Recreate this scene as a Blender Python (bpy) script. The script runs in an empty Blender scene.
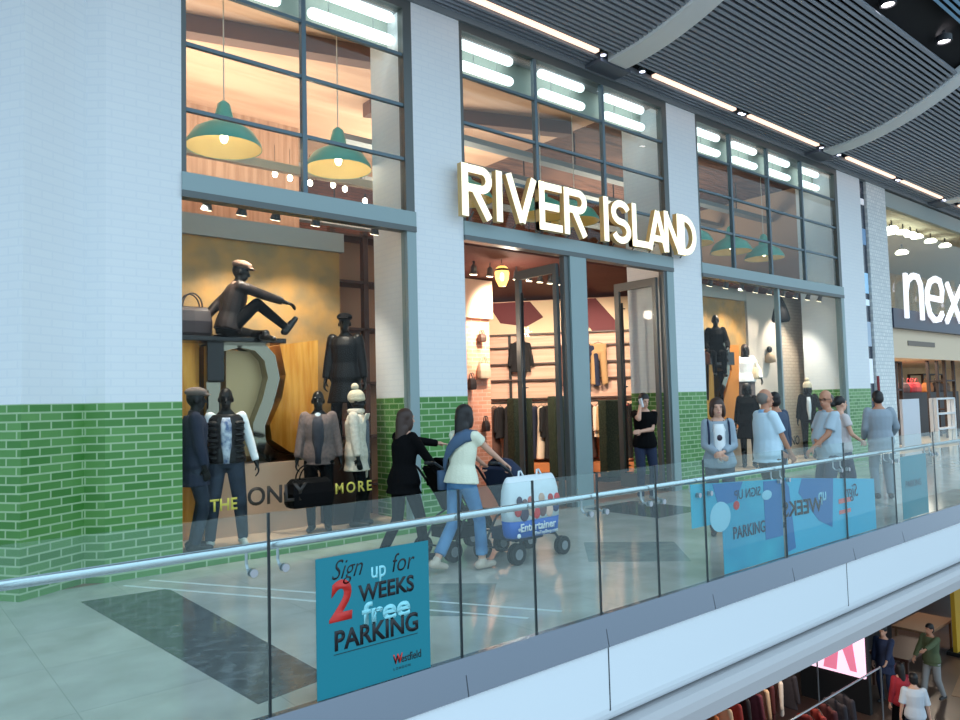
import bpy, bmesh, math, random
from mathutils import Vector, Matrix, Quaternion
random.seed(7)
PI = math.pi
SC = bpy.context.scene
COL = SC.collection
# ------------------------------------------------------------------ camera
FPX = 738.18; YAW = .695732; PIT = .05635; ROL = -.0257; CH = 1.6
Fw = Vector((math.sin(YAW)*math.cos(PIT), math.cos(YAW)*math.cos(PIT), math.sin(PIT)))
R0 = Vector((math.cos(YAW), -math.sin(YAW), 0)); U0 = R0.cross(Fw)
Rt = R0*math.cos(ROL) + U0*math.sin(ROL); Up = Rt.cross(Fw)
cd = bpy.data.cameras.new('camera'); cam = bpy.data.objects.new('camera', cd); COL.objects.link(cam)
m3 = Matrix((Rt, Up, -Fw)).transposed()
cam.matrix_world = Matrix.Translation((0, 0, CH)) @ m3.to_4x4()
cd.sensor_width = 36; cd.lens = FPX/960*36; cd.clip_start = .05; cd.clip_end = 200
SC.camera = cam
def ray(x, y): return Rt*((x-480)/FPX) + Up*((360-y)/FPX) + Fw
def atY(x, y, Y): d = ray(x, y); return d*(Y/d.y) + Vector((0, 0, CH))
def atX(x, y, X): d = ray(x, y); return d*(X/d.x) + Vector((0, 0, CH))
def atZ(x, y, Z): d = ray(x, y); return d*((Z-CH)/d.z) + Vector((0, 0, CH))
# ------------------------------------------------------------------ materials
def lin(c):
    return tuple((v/255/12.92 if v/255 <= .04045 else ((v/255+.055)/1.055)**2.4) for v in c)
MATS = {}
def mat(n, rgb, rough=.6, metal=0, noise=None, bump=None, emit=None, spec=.5, alpha=None, coat=0):
    if n in MATS: return MATS[n]
    m = bpy.data.materials.new(n); m.use_nodes = True; nt = m.node_tree; b = nt.nodes['Principled BSDF']
    c = lin(rgb); b.inputs['Base Color'].default_value = (*c, 1)
    b.inputs['Roughness'].default_value = rough; b.inputs['Metallic'].default_value = metal
    b.inputs['Specular IOR Level'].default_value = spec; b.inputs['Coat Weight'].default_value = coat
    if noise:
        sc, c2 = noise[:2]; c2 = lin(c2)
        g = nt.nodes.new('ShaderNodeNewGeometry'); nz = nt.nodes.new('ShaderNodeTexNoise'); nz.inputs['Scale'].default_value = sc
        nz.inputs['Detail'].default_value = 6
        mp = nt.nodes.new('ShaderNodeMapping'); mp.inputs['Scale'].default_value = noise[2] if len(noise) > 2 else (1, 1, 1)
        nt.links.new(g.outputs['Position'], mp.inputs[0]); nt.links.new(mp.outputs[0], nz.inputs['Vector'])
        rp = nt.nodes.new('ShaderNodeValToRGB'); rp.color_ramp.elements[0].color = (*c, 1); rp.color_ramp.elements[1].color = (*c2, 1)
        rp.color_ramp.elements[0].position = .38; rp.color_ramp.elements[1].position = .64
        nt.links.new(nz.outputs[0], rp.inputs[0]); nt.links.new(rp.outputs[0], b.inputs['Base Color'])
    if bump is None and rough in (.8, .85): bump = (11, .35)
    if bump:
        nz = nt.nodes.new('ShaderNodeTexNoise'); nz.inputs['Scale'].default_value = bump[0]; g = nt.nodes.new('ShaderNodeNewGeometry')
        nt.links.new(g.outputs['Position'], nz.inputs['Vector']); bp = nt.nodes.new('ShaderNodeBump'); bp.inputs['Strength'].default_value = bump[1]; bp.inputs['Distance'].default_value = .02
        nt.links.new(nz.outputs[0], bp.inputs['Height']); nt.links.new(bp.outputs[0], b.inputs['Normal'])
    if emit:
        b.inputs['Emission Color'].default_value = (*lin(emit[0]), 1); b.inputs['Emission Strength'].default_value = emit[1]
    if alpha is not None: b.inputs['Alpha'].default_value = alpha
    MATS[n] = m; return m
def glass(n, tint, refl=.04, k=.9, haze=None):
    m = bpy.data.materials.new(n); m.use_nodes = True; nt = m.node_tree; nt.nodes.clear()
    o = nt.nodes.new('ShaderNodeOutputMaterial'); mx = nt.nodes.new('ShaderNodeMixShader'); t = nt.nodes.new('ShaderNodeBsdfTransparent'); g = nt.nodes.new('ShaderNodeBsdfGlossy')
    t.inputs[0].default_value = (*tint, 1); g.inputs['Roughness'].default_value = .01; g.inputs[0].default_value = (1, 1, 1, 1)
    lw = nt.nodes.new('ShaderNodeLayerWeight'); lw.inputs[0].default_value = .5
    p = nt.nodes.new('ShaderNodeMath'); p.operation = 'POWER'; p.inputs[1].default_value = 5
    a = nt.nodes.new('ShaderNodeMath'); a.operation = 'MULTIPLY_ADD'; a.inputs[1].default_value = k; a.inputs[2].default_value = refl
    nt.links.new(lw.outputs['Facing'], p.inputs[0]); nt.links.new(p.outputs[0], a.inputs[0]); nt.links.new(a.outputs[0], mx.inputs[0])
    nt.links.new(t.outputs[0], mx.inputs[1]); nt.links.new(g.outputs[0], mx.inputs[2]); last = mx
    if haze:
        d = nt.nodes.new('ShaderNodeBsdfDiffuse'); d.inputs[0].default_value = (*lin(haze[0]), 1)
        m2 = nt.nodes.new('ShaderNodeMixShader'); m2.inputs[0].default_value = haze[1]
        nt.links.new(mx.outputs[0], m2.inputs[1]); nt.links.new(d.outputs[0], m2.inputs[2]); last = m2
    nt.links.new(last.outputs[0], o.inputs[0]); MATS[n] = m; return m
def brick(n, c1, c2, mort, d=(1, 0), bw=.225, rh=.077, ms=.009, bump=.25, rough=.45, off=0, stripe=None):
    """procedural brickwork on an upright wall whose courses run along d"""
    m = bpy.data.materials.new(n); m.use_nodes = True; nt = m.node_tree; b = nt.nodes['Principled BSDF']
    g = nt.nodes.new('ShaderNodeNewGeometry'); dt = nt.nodes.new('ShaderNodeVectorMath'); dt.operation = 'DOT_PRODUCT'
    L = math.hypot(*d); dt.inputs[1].default_value = (d[0]/L, d[1]/L, 0)
    sx = nt.nodes.new('ShaderNodeSeparateXYZ'); cx = nt.nodes.new('ShaderNodeCombineXYZ'); ad = nt.nodes.new('ShaderNodeMath'); ad.operation = 'ADD'; ad.inputs[1].default_value = off
    nt.links.new(g.outputs['Position'], dt.inputs[0]); nt.links.new(g.outputs['Position'], sx.inputs[0])
    nt.links.new(sx.outputs[2], ad.inputs[0]); nt.links.new(dt.outputs['Value'], cx.inputs[0]); nt.links.new(ad.outputs[0], cx.inputs[1])
    bt = nt.nodes.new('ShaderNodeTexBrick'); nt.links.new(cx.outputs[0], bt.inputs['Vector'])
    bt.inputs['Color1'].default_value = (*lin(c1), 1); bt.inputs['Color2'].default_value = (*lin(c2), 1); bt.inputs['Mortar'].default_value = (*lin(mort), 1)
    bt.inputs['Scale'].default_value = 1; bt.inputs['Brick Width'].default_value = bw; bt.inputs['Row Height'].default_value = rh
    bt.inputs['Mortar Size'].default_value = ms; bt.inputs['Mortar Smooth'].default_value = .2
    nt.links.new(bt.outputs[0], b.inputs['Base Color']); b.inputs['Roughness'].default_value = rough
    bp = nt.nodes.new('ShaderNodeBump'); bp.invert = True; bp.inputs['Strength'].default_value = bump; bp.inputs['Distance'].default_value = .01
    nt.links.new(bt.outputs['Fac'], bp.inputs['Height']); nt.links.new(bp.outputs[0], b.inputs['Normal'])
    MATS[n] = m; return m
GREEN = ((62, 126, 52), (96, 152, 80), (160, 190, 146))
WHITE = ((230, 234, 236), (228, 232, 235), (224, 229, 233))
def dirmat(kind, d):
    k = '%s_%.2f_%.2f' % (kind, d[0], d[1])
    if k in MATS: return MATS[k]
    c = {'green': GREEN, 'white': WHITE}[kind]
    return brick(k, *c, d=d, bump=.3 if kind == 'green' else .10, rough=.35 if kind == 'green' else .6, off=-.063)
steel = mat('brushed_steel', (178, 184, 190), .3, 1)
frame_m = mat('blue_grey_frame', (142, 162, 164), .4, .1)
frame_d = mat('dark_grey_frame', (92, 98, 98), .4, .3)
black = mat('black', (14, 14, 16), .55)
gloss_black = mat('gloss_black', (14, 13, 13), .15)
# ------------------------------------------------------------------ mesh builder
class MB:
    def __init__(s): s.v = []; s.f = []
    def add(s, vs, fs):
        n = len(s.v); s.v += [Vector(v) for v in vs]; s.f += [tuple(i+n for i in f) for f in fs]; return s
    def box(s, x0, x1, y0, y1, z0, z1, rz=0, c=None):
        vs = [Vector((x, y, z)) for z in (z0, z1) for y in (y0, y1) for x in (x0, x1)]
        if rz:
            c = Vector(c or ((x0+x1)/2, (y0+y1)/2, 0)); m = Matrix.Rotation(rz, 3, 'Z'); vs = [m @ (v-c)+c for v in vs]
        return s.add(vs, [(0, 2, 3, 1), (4, 5, 7, 6), (0, 1, 5, 4), (2, 6, 7, 3), (0, 4, 6, 2), (1, 3, 7, 5)])
    def prism(s, pts, ext):
        """closed 3D polygon pts extruded by vector ext"""
        n = len(pts); ext = Vector(ext); P = [Vector(p) for p in pts]
        s.add(P+[p+ext for p in P], [tuple(range(n-1, -1, -1)), tuple(range(n, 2*n))]+[(i, (i+1) % n, (i+1) % n+n, i+n) for i in range(n)]); return s
    def ribbon(s, path, w, ext, nrm):
        """flat stroke of width w along path in the plane with normal nrm, extruded by ext"""
        P = [Vector(p) for p in path]; P = [p for i, p in enumerate(P) if i == 0 or (p-P[i-1]).length > 1e-4]; nrm = Vector(nrm); L = []; Rr = []
        for i, p in enumerate(P):
            a = P[max(i-1, 0)]; b = P[min(i+1, len(P)-1)]; t = (b-a).normalized(); sd = nrm.cross(t).normalized()
            k = 1
            if 0 < i < len(P)-1:
                t1 = (p-a).normalized(); k = 1/max(.5, abs(nrm.cross(t1).normalized().dot(sd)))
            L.append(p+sd*w/2*k); Rr.append(p-sd*w/2*k)
        e = Vector(ext)
        return s.loft([[l, r, r+e, l+e] for l, r in zip(L, Rr)])
    def tube(s, path, r, seg=10, closed=False):
        P = [Vector(p) for p in path]; n = len(P); rs = r if isinstance(r, (list, tuple)) else [r]*n
        t0 = (P[1]-P[0]).normalized(); a = t0.orthogonal().normalized(); rings = []; prev = t0
        for i, p in enumerate(P):
            t = (P[min(i+1, n-1)]-P[max(i-1, 0)]).normalized()
            q = prev.rotation_difference(t); a = q @ a; a = (a-t*a.dot(t)).normalized(); prev = t; b = t.cross(a)
            rings.append([p+(a*math.cos(2*PI*k/seg)+b*math.sin(2*PI*k/seg))*rs[i] for k in range(seg)])
        return s.loft(rings)
    def loft(s, rings, cap=True):
        seg = len(rings[0]); base = len(s.v); vs = [v for rg in rings for v in rg]; fs = []
        for i in range(len(rings)-1):
            for k in range(seg): fs.append((i*seg+k, i*seg+(k+1) % seg, (i+1)*seg+(k+1) % seg, (i+1)*seg+k))
        if cap: fs.append(tuple(range(seg-1, -1, -1))); fs.append(tuple(range((len(rings)-1)*seg, len(rings)*seg)))
        return s.add(vs, fs)
    def cap(s, a, b, ra, rb, seg=12):
        a = Vector(a); b = Vector(b); t = (b-a).normalized() if (b-a).length > 1e-6 else Vector((0, 0, 1))
        path = []; rs = []
        for k in (1.45, 1.0, .5): path.append(a-t*ra*math.sin(k)); rs.append(max(ra*math.cos(k), ra*.05))
        path += [a, b]; rs += [ra, rb]
        for k in (.5, 1.0, 1.45): path.append(b+t*rb*math.sin(k)); rs.append(max(rb*math.cos(k), rb*.05))
        return s.tube(path, rs, seg)
    def cyl(s, a, b, r, seg=16): return s.tube([a, b], r, seg)
    def ell(s, c, r, rot=None, seg=14, rn=9):
        c = Vector(c); rings = []
        for i in range(rn+1):
            th = PI*(i+.04)/(rn+.08); z = -math.cos(th); q = math.sin(th)
            ring = [Vector((r[0]*q*math.cos(2*PI*k/seg), r[1]*q*math.sin(2*PI*k/seg), r[2]*z)) for k in range(seg)]
            rings.append([(rot @ v if rot else v)+c for v in ring])
        return s.loft(rings)
    def lathe(s, c, prof, seg=28):
        c = Vector(c); rings = [[c+Vector((r*math.cos(2*PI*k/seg), r*math.sin(2*PI*k/seg), z)) for k in range(seg)] for r, z in prof]
        return s.loft(rings, cap=False)
    def build(s, name, m, parent=None, smooth=False, bevel=0, remesh=0, sm=3, shift=True):
        me = bpy.data.meshes.new(name); off = Vector()
        if parent is not None and shift:
            q = parent
            while q is not None: off += q.location; q = q.parent
        me.from_pydata([v-off for v in s.v], [], s.f)
        bm = bmesh.new(); bm.from_mesh(me); bmesh.ops.recalc_face_normals(bm, faces=bm.faces); bm.to_mesh(me); bm.free()
        me.materials.append(m if not isinstance(m, str) else MATS[m])
        o = bpy.data.objects.new(name, me); COL.objects.link(o)
        if remesh:
            md = o.modifiers.new('r', 'REMESH'); md.mode = 'VOXEL'; md.voxel_size = remesh; md.use_smooth_shade = True
            if sm: s2 = o.modifiers.new('s', 'SMOOTH'); s2.iterations = sm; s2.factor = .5
            dg = bpy.context.evaluated_depsgraph_get(); ev = o.evaluated_get(dg); nm = bpy.data.meshes.new_from_object(ev); nm.name = name
            o.modifiers.clear(); o.data = nm; bpy.data.meshes.remove(me); me = nm; smooth = True
            if not me.materials: me.materials.append(m)
        if smooth:
            for p in me.polygons: p.use_smooth = True
        if bevel:
            b = o.modifiers.new('b', 'BEVEL'); b.width = bevel; b.segments = 2; b.limit_method = 'ANGLE'
        if parent is not None: o.parent = parent
        return o
def thing(name, label, cat, loc=(0, 0, 0), rz=0, group=None):
    o = bpy.data.objects.new(name, None); COL.objects.link(o); o.location = loc; o.rotation_euler = (0, 0, rz); o.empty_display_size = .1
    o['label'] = label; o['category'] = cat
    if group: o['group'] = group
    return o
def tag(o, label, cat, group=None):
    o['label'] = label; o['category'] = cat
    if group: o['group'] = group
    return o
def struct(o): o['kind'] = 'structure'; return o
def kids(o): return [c for c in bpy.data.objects if c.parent == o]
def dup(root, loc, rz=None, label=None):
    r = root.copy(); COL.objects.link(r); r.location = loc
    if rz is not None: r.rotation_euler = (0, 0, rz)
    if label: r['label'] = label
    for ch in kids(root):
        c = ch.copy(); COL.objects.link(c); c.parent = r
        for g in kids(ch):
            d = g.copy(); COL.objects.link(d); d.parent = c
    return r
def text_mesh(name, txt, P, ux, uz, size, m, parent=None, bold=0, shear=0, depth=.004, mirror=False, wscale=1, spacing=1):
    """lettering whose baseline starts at P; ux along the line, uz up; built flat then given a real thickness"""
    cu = bpy.data.curves.new('t', 'FONT'); cu.body = txt; cu.size = 1; cu.offset = bold; cu.shear = shear; cu.extrude = 0; cu.space_character = spacing; cu.resolution_u = 4
    t = bpy.data.objects.new('t', cu); COL.objects.link(t); dg = bpy.context.evaluated_depsgraph_get(); me = bpy.data.meshes.new_from_object(t.evaluated_get(dg))
    ux = Vector(ux).normalized(); uz = Vector(uz).normalized(); n = ux.cross(uz); P = Vector(P)
    xs = [v.co.x for v in me.vertices]; w = max(xs) if xs else 1
    off = Vector(); q = parent
    while q is not None: off += q.location; q = q.parent
    for v in me.vertices:
        x = (w-v.co.x if mirror else v.co.x)*wscale; v.co = P+ux*x*size+uz*v.co.y*size-off
    bm = bmesh.new(); bm.from_mesh(me); bmesh.ops.remove_doubles(bm, verts=bm.verts, dist=1e-5)
    r = bmesh.ops.extrude_face_region(bm, geom=bm.faces[:]); bmesh.ops.translate(bm, verts=[e for e in r['geom'] if isinstance(e, bmesh.types.BMVert)], vec=n*depth)
    bmesh.ops.recalc_face_normals(bm, faces=bm.faces); bm.to_mesh(me); bm.free()
    bpy.data.objects.remove(t); bpy.data.curves.remove(cu)
    me.materials.clear(); me.materials.append(m); o = bpy.data.objects.new(name, me); COL.objects.link(o)
    if parent is not None: o.parent = parent
    return o
FY = 7.64
# ================================================================== SETTING
# ---- floor of the walkway
def floor_mat(n, c1, c2, rough, tile, grout):
    m = bpy.data.materials.new(n); m.use_nodes = True; nt = m.node_tree; b = nt.nodes['Principled BSDF']
    g = nt.nodes.new('ShaderNodeNewGeometry'); bt = nt.nodes.new('ShaderNodeTexBrick'); nt.links.new(g.outputs['Position'], bt.inputs['Vector'])
    bt.offset = 0; bt.inputs['Scale'].default_value = 1; bt.inputs['Brick Width'].default_value = tile; bt.inputs['Row Height'].default_value = tile; bt.inputs['Mortar Size'].default_value = .003
    bt.inputs['Color1'].default_value = (*lin(c1), 1); bt.inputs['Color2'].default_value = (*lin(c2), 1); bt.inputs['Mortar'].default_value = (*lin(grout), 1)
    nz = nt.nodes.new('ShaderNodeTexNoise'); nz.inputs['Scale'].default_value = 2.2; nz.inputs['Detail'].default_value = 8; nt.links.new(g.outputs['Position'], nz.inputs['Vector'])
    rp = nt.nodes.new('ShaderNodeValToRGB'); rp.color_ramp.elements[0].color = (.72, .72, .7, 1); rp.color_ramp.elements[0].position = .3; rp.color_ramp.elements[1].position = .7; nt.links.new(nz.outputs[0], rp.inputs[0])
    mx = nt.nodes.new('ShaderNodeMix'); mx.data_type = 'RGBA'; mx.blend_type = 'MULTIPLY'; mx.inputs[0].default_value = 1
    nt.links.new(bt.outputs[0], mx.inputs[6]); nt.links.new(rp.outputs[0], mx.inputs[7]); nt.links.new(mx.outputs[2], b.inputs['Base Color'])
    b.inputs['Roughness'].default_value = rough; MATS[n] = m; return m
fm = floor_mat('polished_stone', (212, 208, 198), (202, 200, 192), .1, .9, (182, 182, 174))
fl = struct(MB().box(-6, 44, 3.66, FY, -.28, 0).build('floor', fm))
dark_tile = mat('dark_marble', (44, 46, 48), .12, noise=(9, (92, 96, 98)))
MB().prism([(1.43, 7.05, -.02), (2.12, 6.97, -.02), (2.14, 4.02, -.02), (1.66, 3.93, -.02)], (0, 0, .022)).build('dark_marble_band', dark_tile, fl)
MB().box(8.1, 9.2, 6.1, 7.4, -.02, .002).build('dark_marble_band', dark_tile, fl)
line_m = mat('floor_line_white', (226, 232, 230), .25)
def flat_line(a, b, w):
    a = Vector(a); b = Vector(b); t = (b-a).normalized(); s = Vector((-t.y, t.x, 0))*w/2
    return MB().prism([a+s, b+s, b-s, a-s], (0, 0, .003)).build('white_floor_line', line_m, fl)
flat_line((1.86, 7.4, 0), (3.78, 4.05, 0), .03); flat_line((2.1, 7.45, 0), (4.08, 4.0, 0), .03)  # two thin white diagonals across the walkway
diam = mat('grey_marble', (128, 138, 134), .12, noise=(5, (150, 160, 154)))
for cx in (3.6, 6.2, 11.0):
    MB().prism([(cx-.7, 5.0, 0), (cx, 4.3, 0), (cx+.7, 5.0, 0), (cx, 5.7, 0)], (0, 0, .002)).build('grey_diamond_tile', diam, fl)
# interior shop floor
shopfloor = mat('shop_floor', (150, 104, 76), .3, noise=(3, (120, 82, 60), (1, 8, 1)))
struct(MB().box(1.2, 18.8, FY, 20, -.28, 0).build('floor', shopfloor))
# ---- stepped brick column at the left, the two pillars between the bays, the end pillar
def brick_wall(name, pts, z0=0, z1=7.05, zb=1.68, closed=True):
    """upright wall through plan points; white painted above the green glazed dado, each face its own course direction"""
    root = None
    for kind, a, b in (('white', zb, z1), ('green', z0, zb)):
        me = bpy.data.meshes.new(name); n = len(pts); vs = [(p[0], p[1], a) for p in pts]+[(p[0], p[1], b) for p in pts]
        fs = [(i, (i+1) % n, (i+1) % n+n, i+n) for i in range(n)]+[tuple(range(n-1, -1, -1)), tuple(range(n, 2*n))]
        me.from_pydata(vs, [], fs)
        for i in range(n):
            p, q = pts[i], pts[(i+1) % n]; d = (q[0]-p[0], q[1]-p[1]); L = math.hypot(*d); d = (abs(d[0]/L), d[1]/L*(1 if d[0] >= 0 else -1))
            mm = dirmat(kind, (round(d[0], 2), round(d[1], 2)))
            if mm.name not in me.materials: me.materials.append(mm)
            me.polygons[i].material_index = list(me.materials).index(mm)
        bm = bmesh.new(); bm.from_mesh(me); bmesh.ops.recalc_face_normals(bm, faces=bm.faces); bm.to_mesh(me); bm.free()
        o = bpy.data.objects.new(name if kind == 'white' else 'green_brick_dado', me); COL.objects.link(o)
        if kind == 'white': root = struct(o)
        else: o.parent = root
    return root
brick_wall('wall_left', [(-.35, 9.2), (.25, 8.6), (1.04, 7.43), (1.60, 7.77), (1.75, FY), (2.46, FY), (2.46, 8.64), (1.6, 9.6)])
brick_wall('wall_middle', [(5.36, FY), (6.15, FY), (6.15, 8.64), (5.36, 8.64)])
brick_wall('wall_right', [(10.81, FY), (11.69, FY), (11.69, 8.64), (10.81, 8.64)])
brick_wall('wall_end', [(17.38, FY), (18.6, FY), (18.6, 8.64), (17.38, 8.64)])
struct(MB().box(-8, .2, 9.0, 9.2, 0, 9).build('wall_far_left', mat('pale_wall', (205, 212, 218), .7)))
# ---- glazing
shopglass = glass('shop_glass', (.95, .97, .96), .005, .3)
upglass = glass('upper_glass', (.90, .95, .94), .02, .5)
green_plinth = dirmat('green', (1.0, 0.0))
def window(name, x0, x1, mull, has_lower=True, lowmull=()):
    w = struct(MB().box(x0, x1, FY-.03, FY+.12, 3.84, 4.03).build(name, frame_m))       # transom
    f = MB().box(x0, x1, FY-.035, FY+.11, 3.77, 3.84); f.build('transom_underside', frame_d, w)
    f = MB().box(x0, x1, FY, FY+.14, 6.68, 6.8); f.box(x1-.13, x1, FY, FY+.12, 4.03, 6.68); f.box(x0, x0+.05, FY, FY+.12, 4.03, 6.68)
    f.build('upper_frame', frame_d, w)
    b = MB()
    for z in (4.71, 5.41, 6.07): b.box(x0+.05, x1-.13, FY+.02, FY+.07, z-.02, z+.02)
    for x in mull: b.box(x-.028, x+.028, FY+.01, FY+.08, 4.03, 6.68)
    b.build('glazing_bars', mat('bar_grey', (92, 112, 122), .4, .2), w)
    MB().box(x0+.05, x1-.13, FY+.04, FY+.05, 4.03, 6.68).build('upper_glass', upglass, w)
    if has_lower:
        f = MB().box(x1-.14, x1, FY-.02, FY+.12, .1, 3.77)
        for x in lowmull: f.box(x-.03, x+.03, FY, FY+.1, .1, 3.77)
        f.build('lower_frame', frame_m, w)
        MB().box(x0, x1-.14, FY+.04, FY+.05, .1, 3.77).build('display_glass', shopglass, w)
        MB().box(x0, x1, FY+.005, FY+.3, 0, .1).build('green_brick_plinth', green_plinth, w)
    return w
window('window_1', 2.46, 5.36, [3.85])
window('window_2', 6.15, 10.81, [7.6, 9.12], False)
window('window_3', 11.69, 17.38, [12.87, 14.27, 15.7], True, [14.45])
# ---- entrance frame and two open glass doors
ef = struct(MB().box(8.18, 8.54, FY-.03, FY+.12, 0, 3.77).box(10.62, 10.81, FY-.02, FY+.12, 0, 3.77).build('door_frame_1', frame_m))
ef.name = 'trim_1'
MB().box(8.08, 8.18, FY, FY+.1, 0, 3.77).box(10.55, 10.62, FY, FY+.1, 0, 3.77).build('frame_rebate', frame_d, ef)
MB().box(8.54, 8.58, FY, FY+.1, 0, 3.77).build('frame_rebate', frame_d, ef)
for i, X in enumerate((8.05, 10.5)):
    d = struct(MB().box(X-.03, X+.03, 7.76, 7.84, .02, 3.67).box(X-.03, X+.03, 8.58, 8.68, .02, 3.67).box(X-.03, X+.03, 7.84, 8.58, 3.53, 3.67).box(X-.03, X+.03, 7.84, 8.58, .02, .26).build('door_%d' % (i+1), frame_d))
    MB().box(X-.006, X+.006, 7.84, 8.58, .26, 3.53).build('door_glass', shopglass, d)
    h = MB().cyl((X-.09, 8.46, .3), (X-.09, 8.46, 3.3), .022, 10)
    for z in (.4, 1.8, 3.2): h.cyl((X-.09, 8.46, z), (X-.01, 8.46, z), .012, 8)
    h.build('door_handle', mat('dark_bar', (60, 62, 64), .3, .7), d, smooth=True)
# ---- mall ceiling: curved cove of slats
def zc(Y): return 6.88+.105*(7.3-Y)**2 if Y < 7.3 else 6.88
void = mat('ceiling_void', (12, 13, 16), .9)
slatm = mat('slat_grey', (150, 158, 168), .55)
mb = MB(); ys = [FY+.0-i*.12 for i in range(40)]
for a, b in zip(ys[:-1], ys[1:]): mb.prism([(-6, a, zc(a)+.16), (-6, b, zc(b)+.16), (-6, b, zc(b)+.22), (-6, a, zc(a)+.22)], (50, 0, 0))
ceil = struct(mb.build('ceiling', void))
mb = MB(); Y = 7.6; n = 0
def slat(mb, Y, w=.045, h=.075):
    s = -2*.105*(7.3-Y) if Y < 7.3 else 0; t = Vector((0, 1, s)).normalized(); nn = Vector((0, -t.z, t.y)); c = Vector((-6, Y, zc(Y)))
    mb.prism([c-t*w/2, c+t*w/2, c+t*w/2+nn*h, c-t*w/2+nn*h], (50, 0, 0))
while Y > 4.66:
    if not 7.13 < Y < 7.31: slat(mb, Y)
    s = 2*.105*max(0, 7.3-Y); Y -= .085/math.sqrt(1+s*s)
slat(mb, 4.66, .06, .12)
mb.build('slats', slatm, ceil)
mb = MB(); Y = 4.12
while Y > 3.2:
    slat(mb, Y); s = 2*.105*(7.3-Y); Y -= .085/math.sqrt(1+s*s)
mb.build('slats', mat('slat_blue', (120, 165, 195), .5), ceil)
MB().box(-6, 44, FY-.04, FY+.5, 6.8, 6.9).build('ceiling_edge_trim', mat('edge_trim', (128, 134, 138), .6), ceil)
# beams across the ceiling
beam_m = mat('beam_grey', (226, 230, 230), .6)
for X in (-5.2, 1.9, 9.02, 16.14, 23.26, 30.4):
    mb = MB(); P = [Vector((X, Y, zc(Y)-.05)) for Y in [7.25-.12*i for i in range(36)]]
    for a, b in zip(P[:-1], P[1:]):
        mb.prism([a-Vector((.22, 0, 0)), a+Vector((.22, 0, 0)), b+Vector((.22, 0, 0)), b-Vector((.22, 0, 0))], (0, 0, .16))
    o = struct(mb.build('trim_2', beam_m))
    MB().box(X-.36, X+.36, 7.27, FY+.02, 6.81, 6.87).build('beam_end_plate', mat('end_plate', (92, 98, 108), .6), o)
# recessed light slots and spots
lit = mat('light_diffuser', (255, 225, 205), .5, emit=((255, 214, 190), 1.15))
spot_e = mat('spot_lens', (240, 240, 255), .4, emit=((225, 228, 255), 5))
housing = mat('light_housing', (40, 42, 48), .5)
slots = [(3.1, 5.4), (5.75, 8.52), (9.92, 12.35), (12.85, 15.6), (17.0, 19.6), (20.1, 22.8), (24.2, 26.8)]
for i, (a, b) in enumerate(slots):
    t = thing('ceiling_light_strip', ['long recessed light strip above the left shop window', 'recessed light strip above the white pillar left of the entrance, ending at the pale beam', 'recessed light strip just right of the first pale beam',
              'recessed light strip between the first twin spot and the second pale beam', 'recessed light strip just right of the second pale beam', 'short looking light strip nearest the right edge', 'recessed light strip past the right edge'][i], 'ceiling light', (a, 7.22, zc(7.22)+.01), group='recessed light strips along the shopfronts')
    MB().box(a, b, 7.18, 7.26, zc(7.22), zc(7.22)+.04).build('diffuser', lit, t)
    MB().box(a-.02, b+.02, 7.15, 7.29, zc(7.22)+.04, zc(7.22)+.1).build('housing', housing, t)
sl = ['spot light at the left end of the first pale beam', 'spot light at the right side of the first pale beam', 'paired spot lights in the slot above the right shop window', 'spot light at the left side of the second pale beam', 'spot light at the right side of the second pale beam', 'spot light in the slot above the neighbouring shop', 'spot light in the slot at the right edge of the photo']
for i, x in enumerate((8.66, 9.62, 12.6, 15.78, 16.6, 19.85, 23.0)):
    t = thing('ceiling_spot', sl[i], 'spot light', (x, 7.22, zc(7.22)+.02), group='spots in the light slot')
    for dx in ((-.05, .05) if i in (2, 5) else (0,)):
        MB().cyl((x+dx, 7.22, zc(7.22)), (x+dx, 7.22, zc(7.22)+.03), .04, 14).build('lens', spot_e, t)
        MB().lathe((x+dx, 7.22, zc(7.22)), [(.045, -.004), (.058, -.004), (.058, .06), (.045, .06), (.045, -.004)], 14).build('bezel', steel, t)
for i, (x, y) in enumerate(((888, 4), (944, 41))):
    p = atZ(x, y, 7.74); t = thing('recessed_downlight', ['bright round downlight in the dark ceiling band, at the top edge', 'bright round downlight in the dark ceiling band, nearest the right edge'][i], 'downlight', p+Vector((0, 0, .04)))
    MB().cyl(p, p+Vector((0, 0, .03)), .09, 18).build('lens', mat('downlight_lens', (255, 250, 250), .4, emit=((255, 246, 250), 9)), t)
    MB().lathe(p, [(.1, -.02), (.125, -.02), (.125, .09), (.1, .09), (.1, -.02)], 20).build('ring', housing, t)
    MB().cyl(p+Vector((0, 0, .09)), p+Vector((0, 0, .3)), .03, 8).build('stem', housing, t)
# ---- slab edge: steel capping, white fascia, grey soffit band
cap = MB().prism([(-6, 3.66, .0), (-6, 3.66, .045), (-6, 3.615, .045), (-6, 3.575, -.175), (-6, 3.66, -.175)], (50, 0, 0))
struct(cap.build('trim_3', mat('steel_capping', (128, 138, 150), .22, .85))).__setitem__('kind', 'structure')
pts = [(3.66, -.18), (3.585, -.18), (3.585, -.60)]+[(3.585+.11*(1-math.cos(a)), -.60-.13*math.sin(a)) for a in (.3, .6, .9, 1.2, 1.5)]+[(3.72, -.735), (3.74, -.76), (4.2, -.76), (4.2, -.18)]
white_p = struct(MB().prism([(-6, y, z) for y, z in pts], (50, 0, 0)).build('trim_4', mat('white_fascia', (222, 230, 236), .35)))
joint = mat('joint', (60, 66, 74), .8)
mb = MB()
for x in (-.9, 1.58, 4.12, 7.9, 11.7, 15.5): mb.box(x-.006, x+.006, 3.5835, 3.6, -.62, -.178)
mb.build('panel_joint', joint, white_p)
mb = MB()
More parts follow.
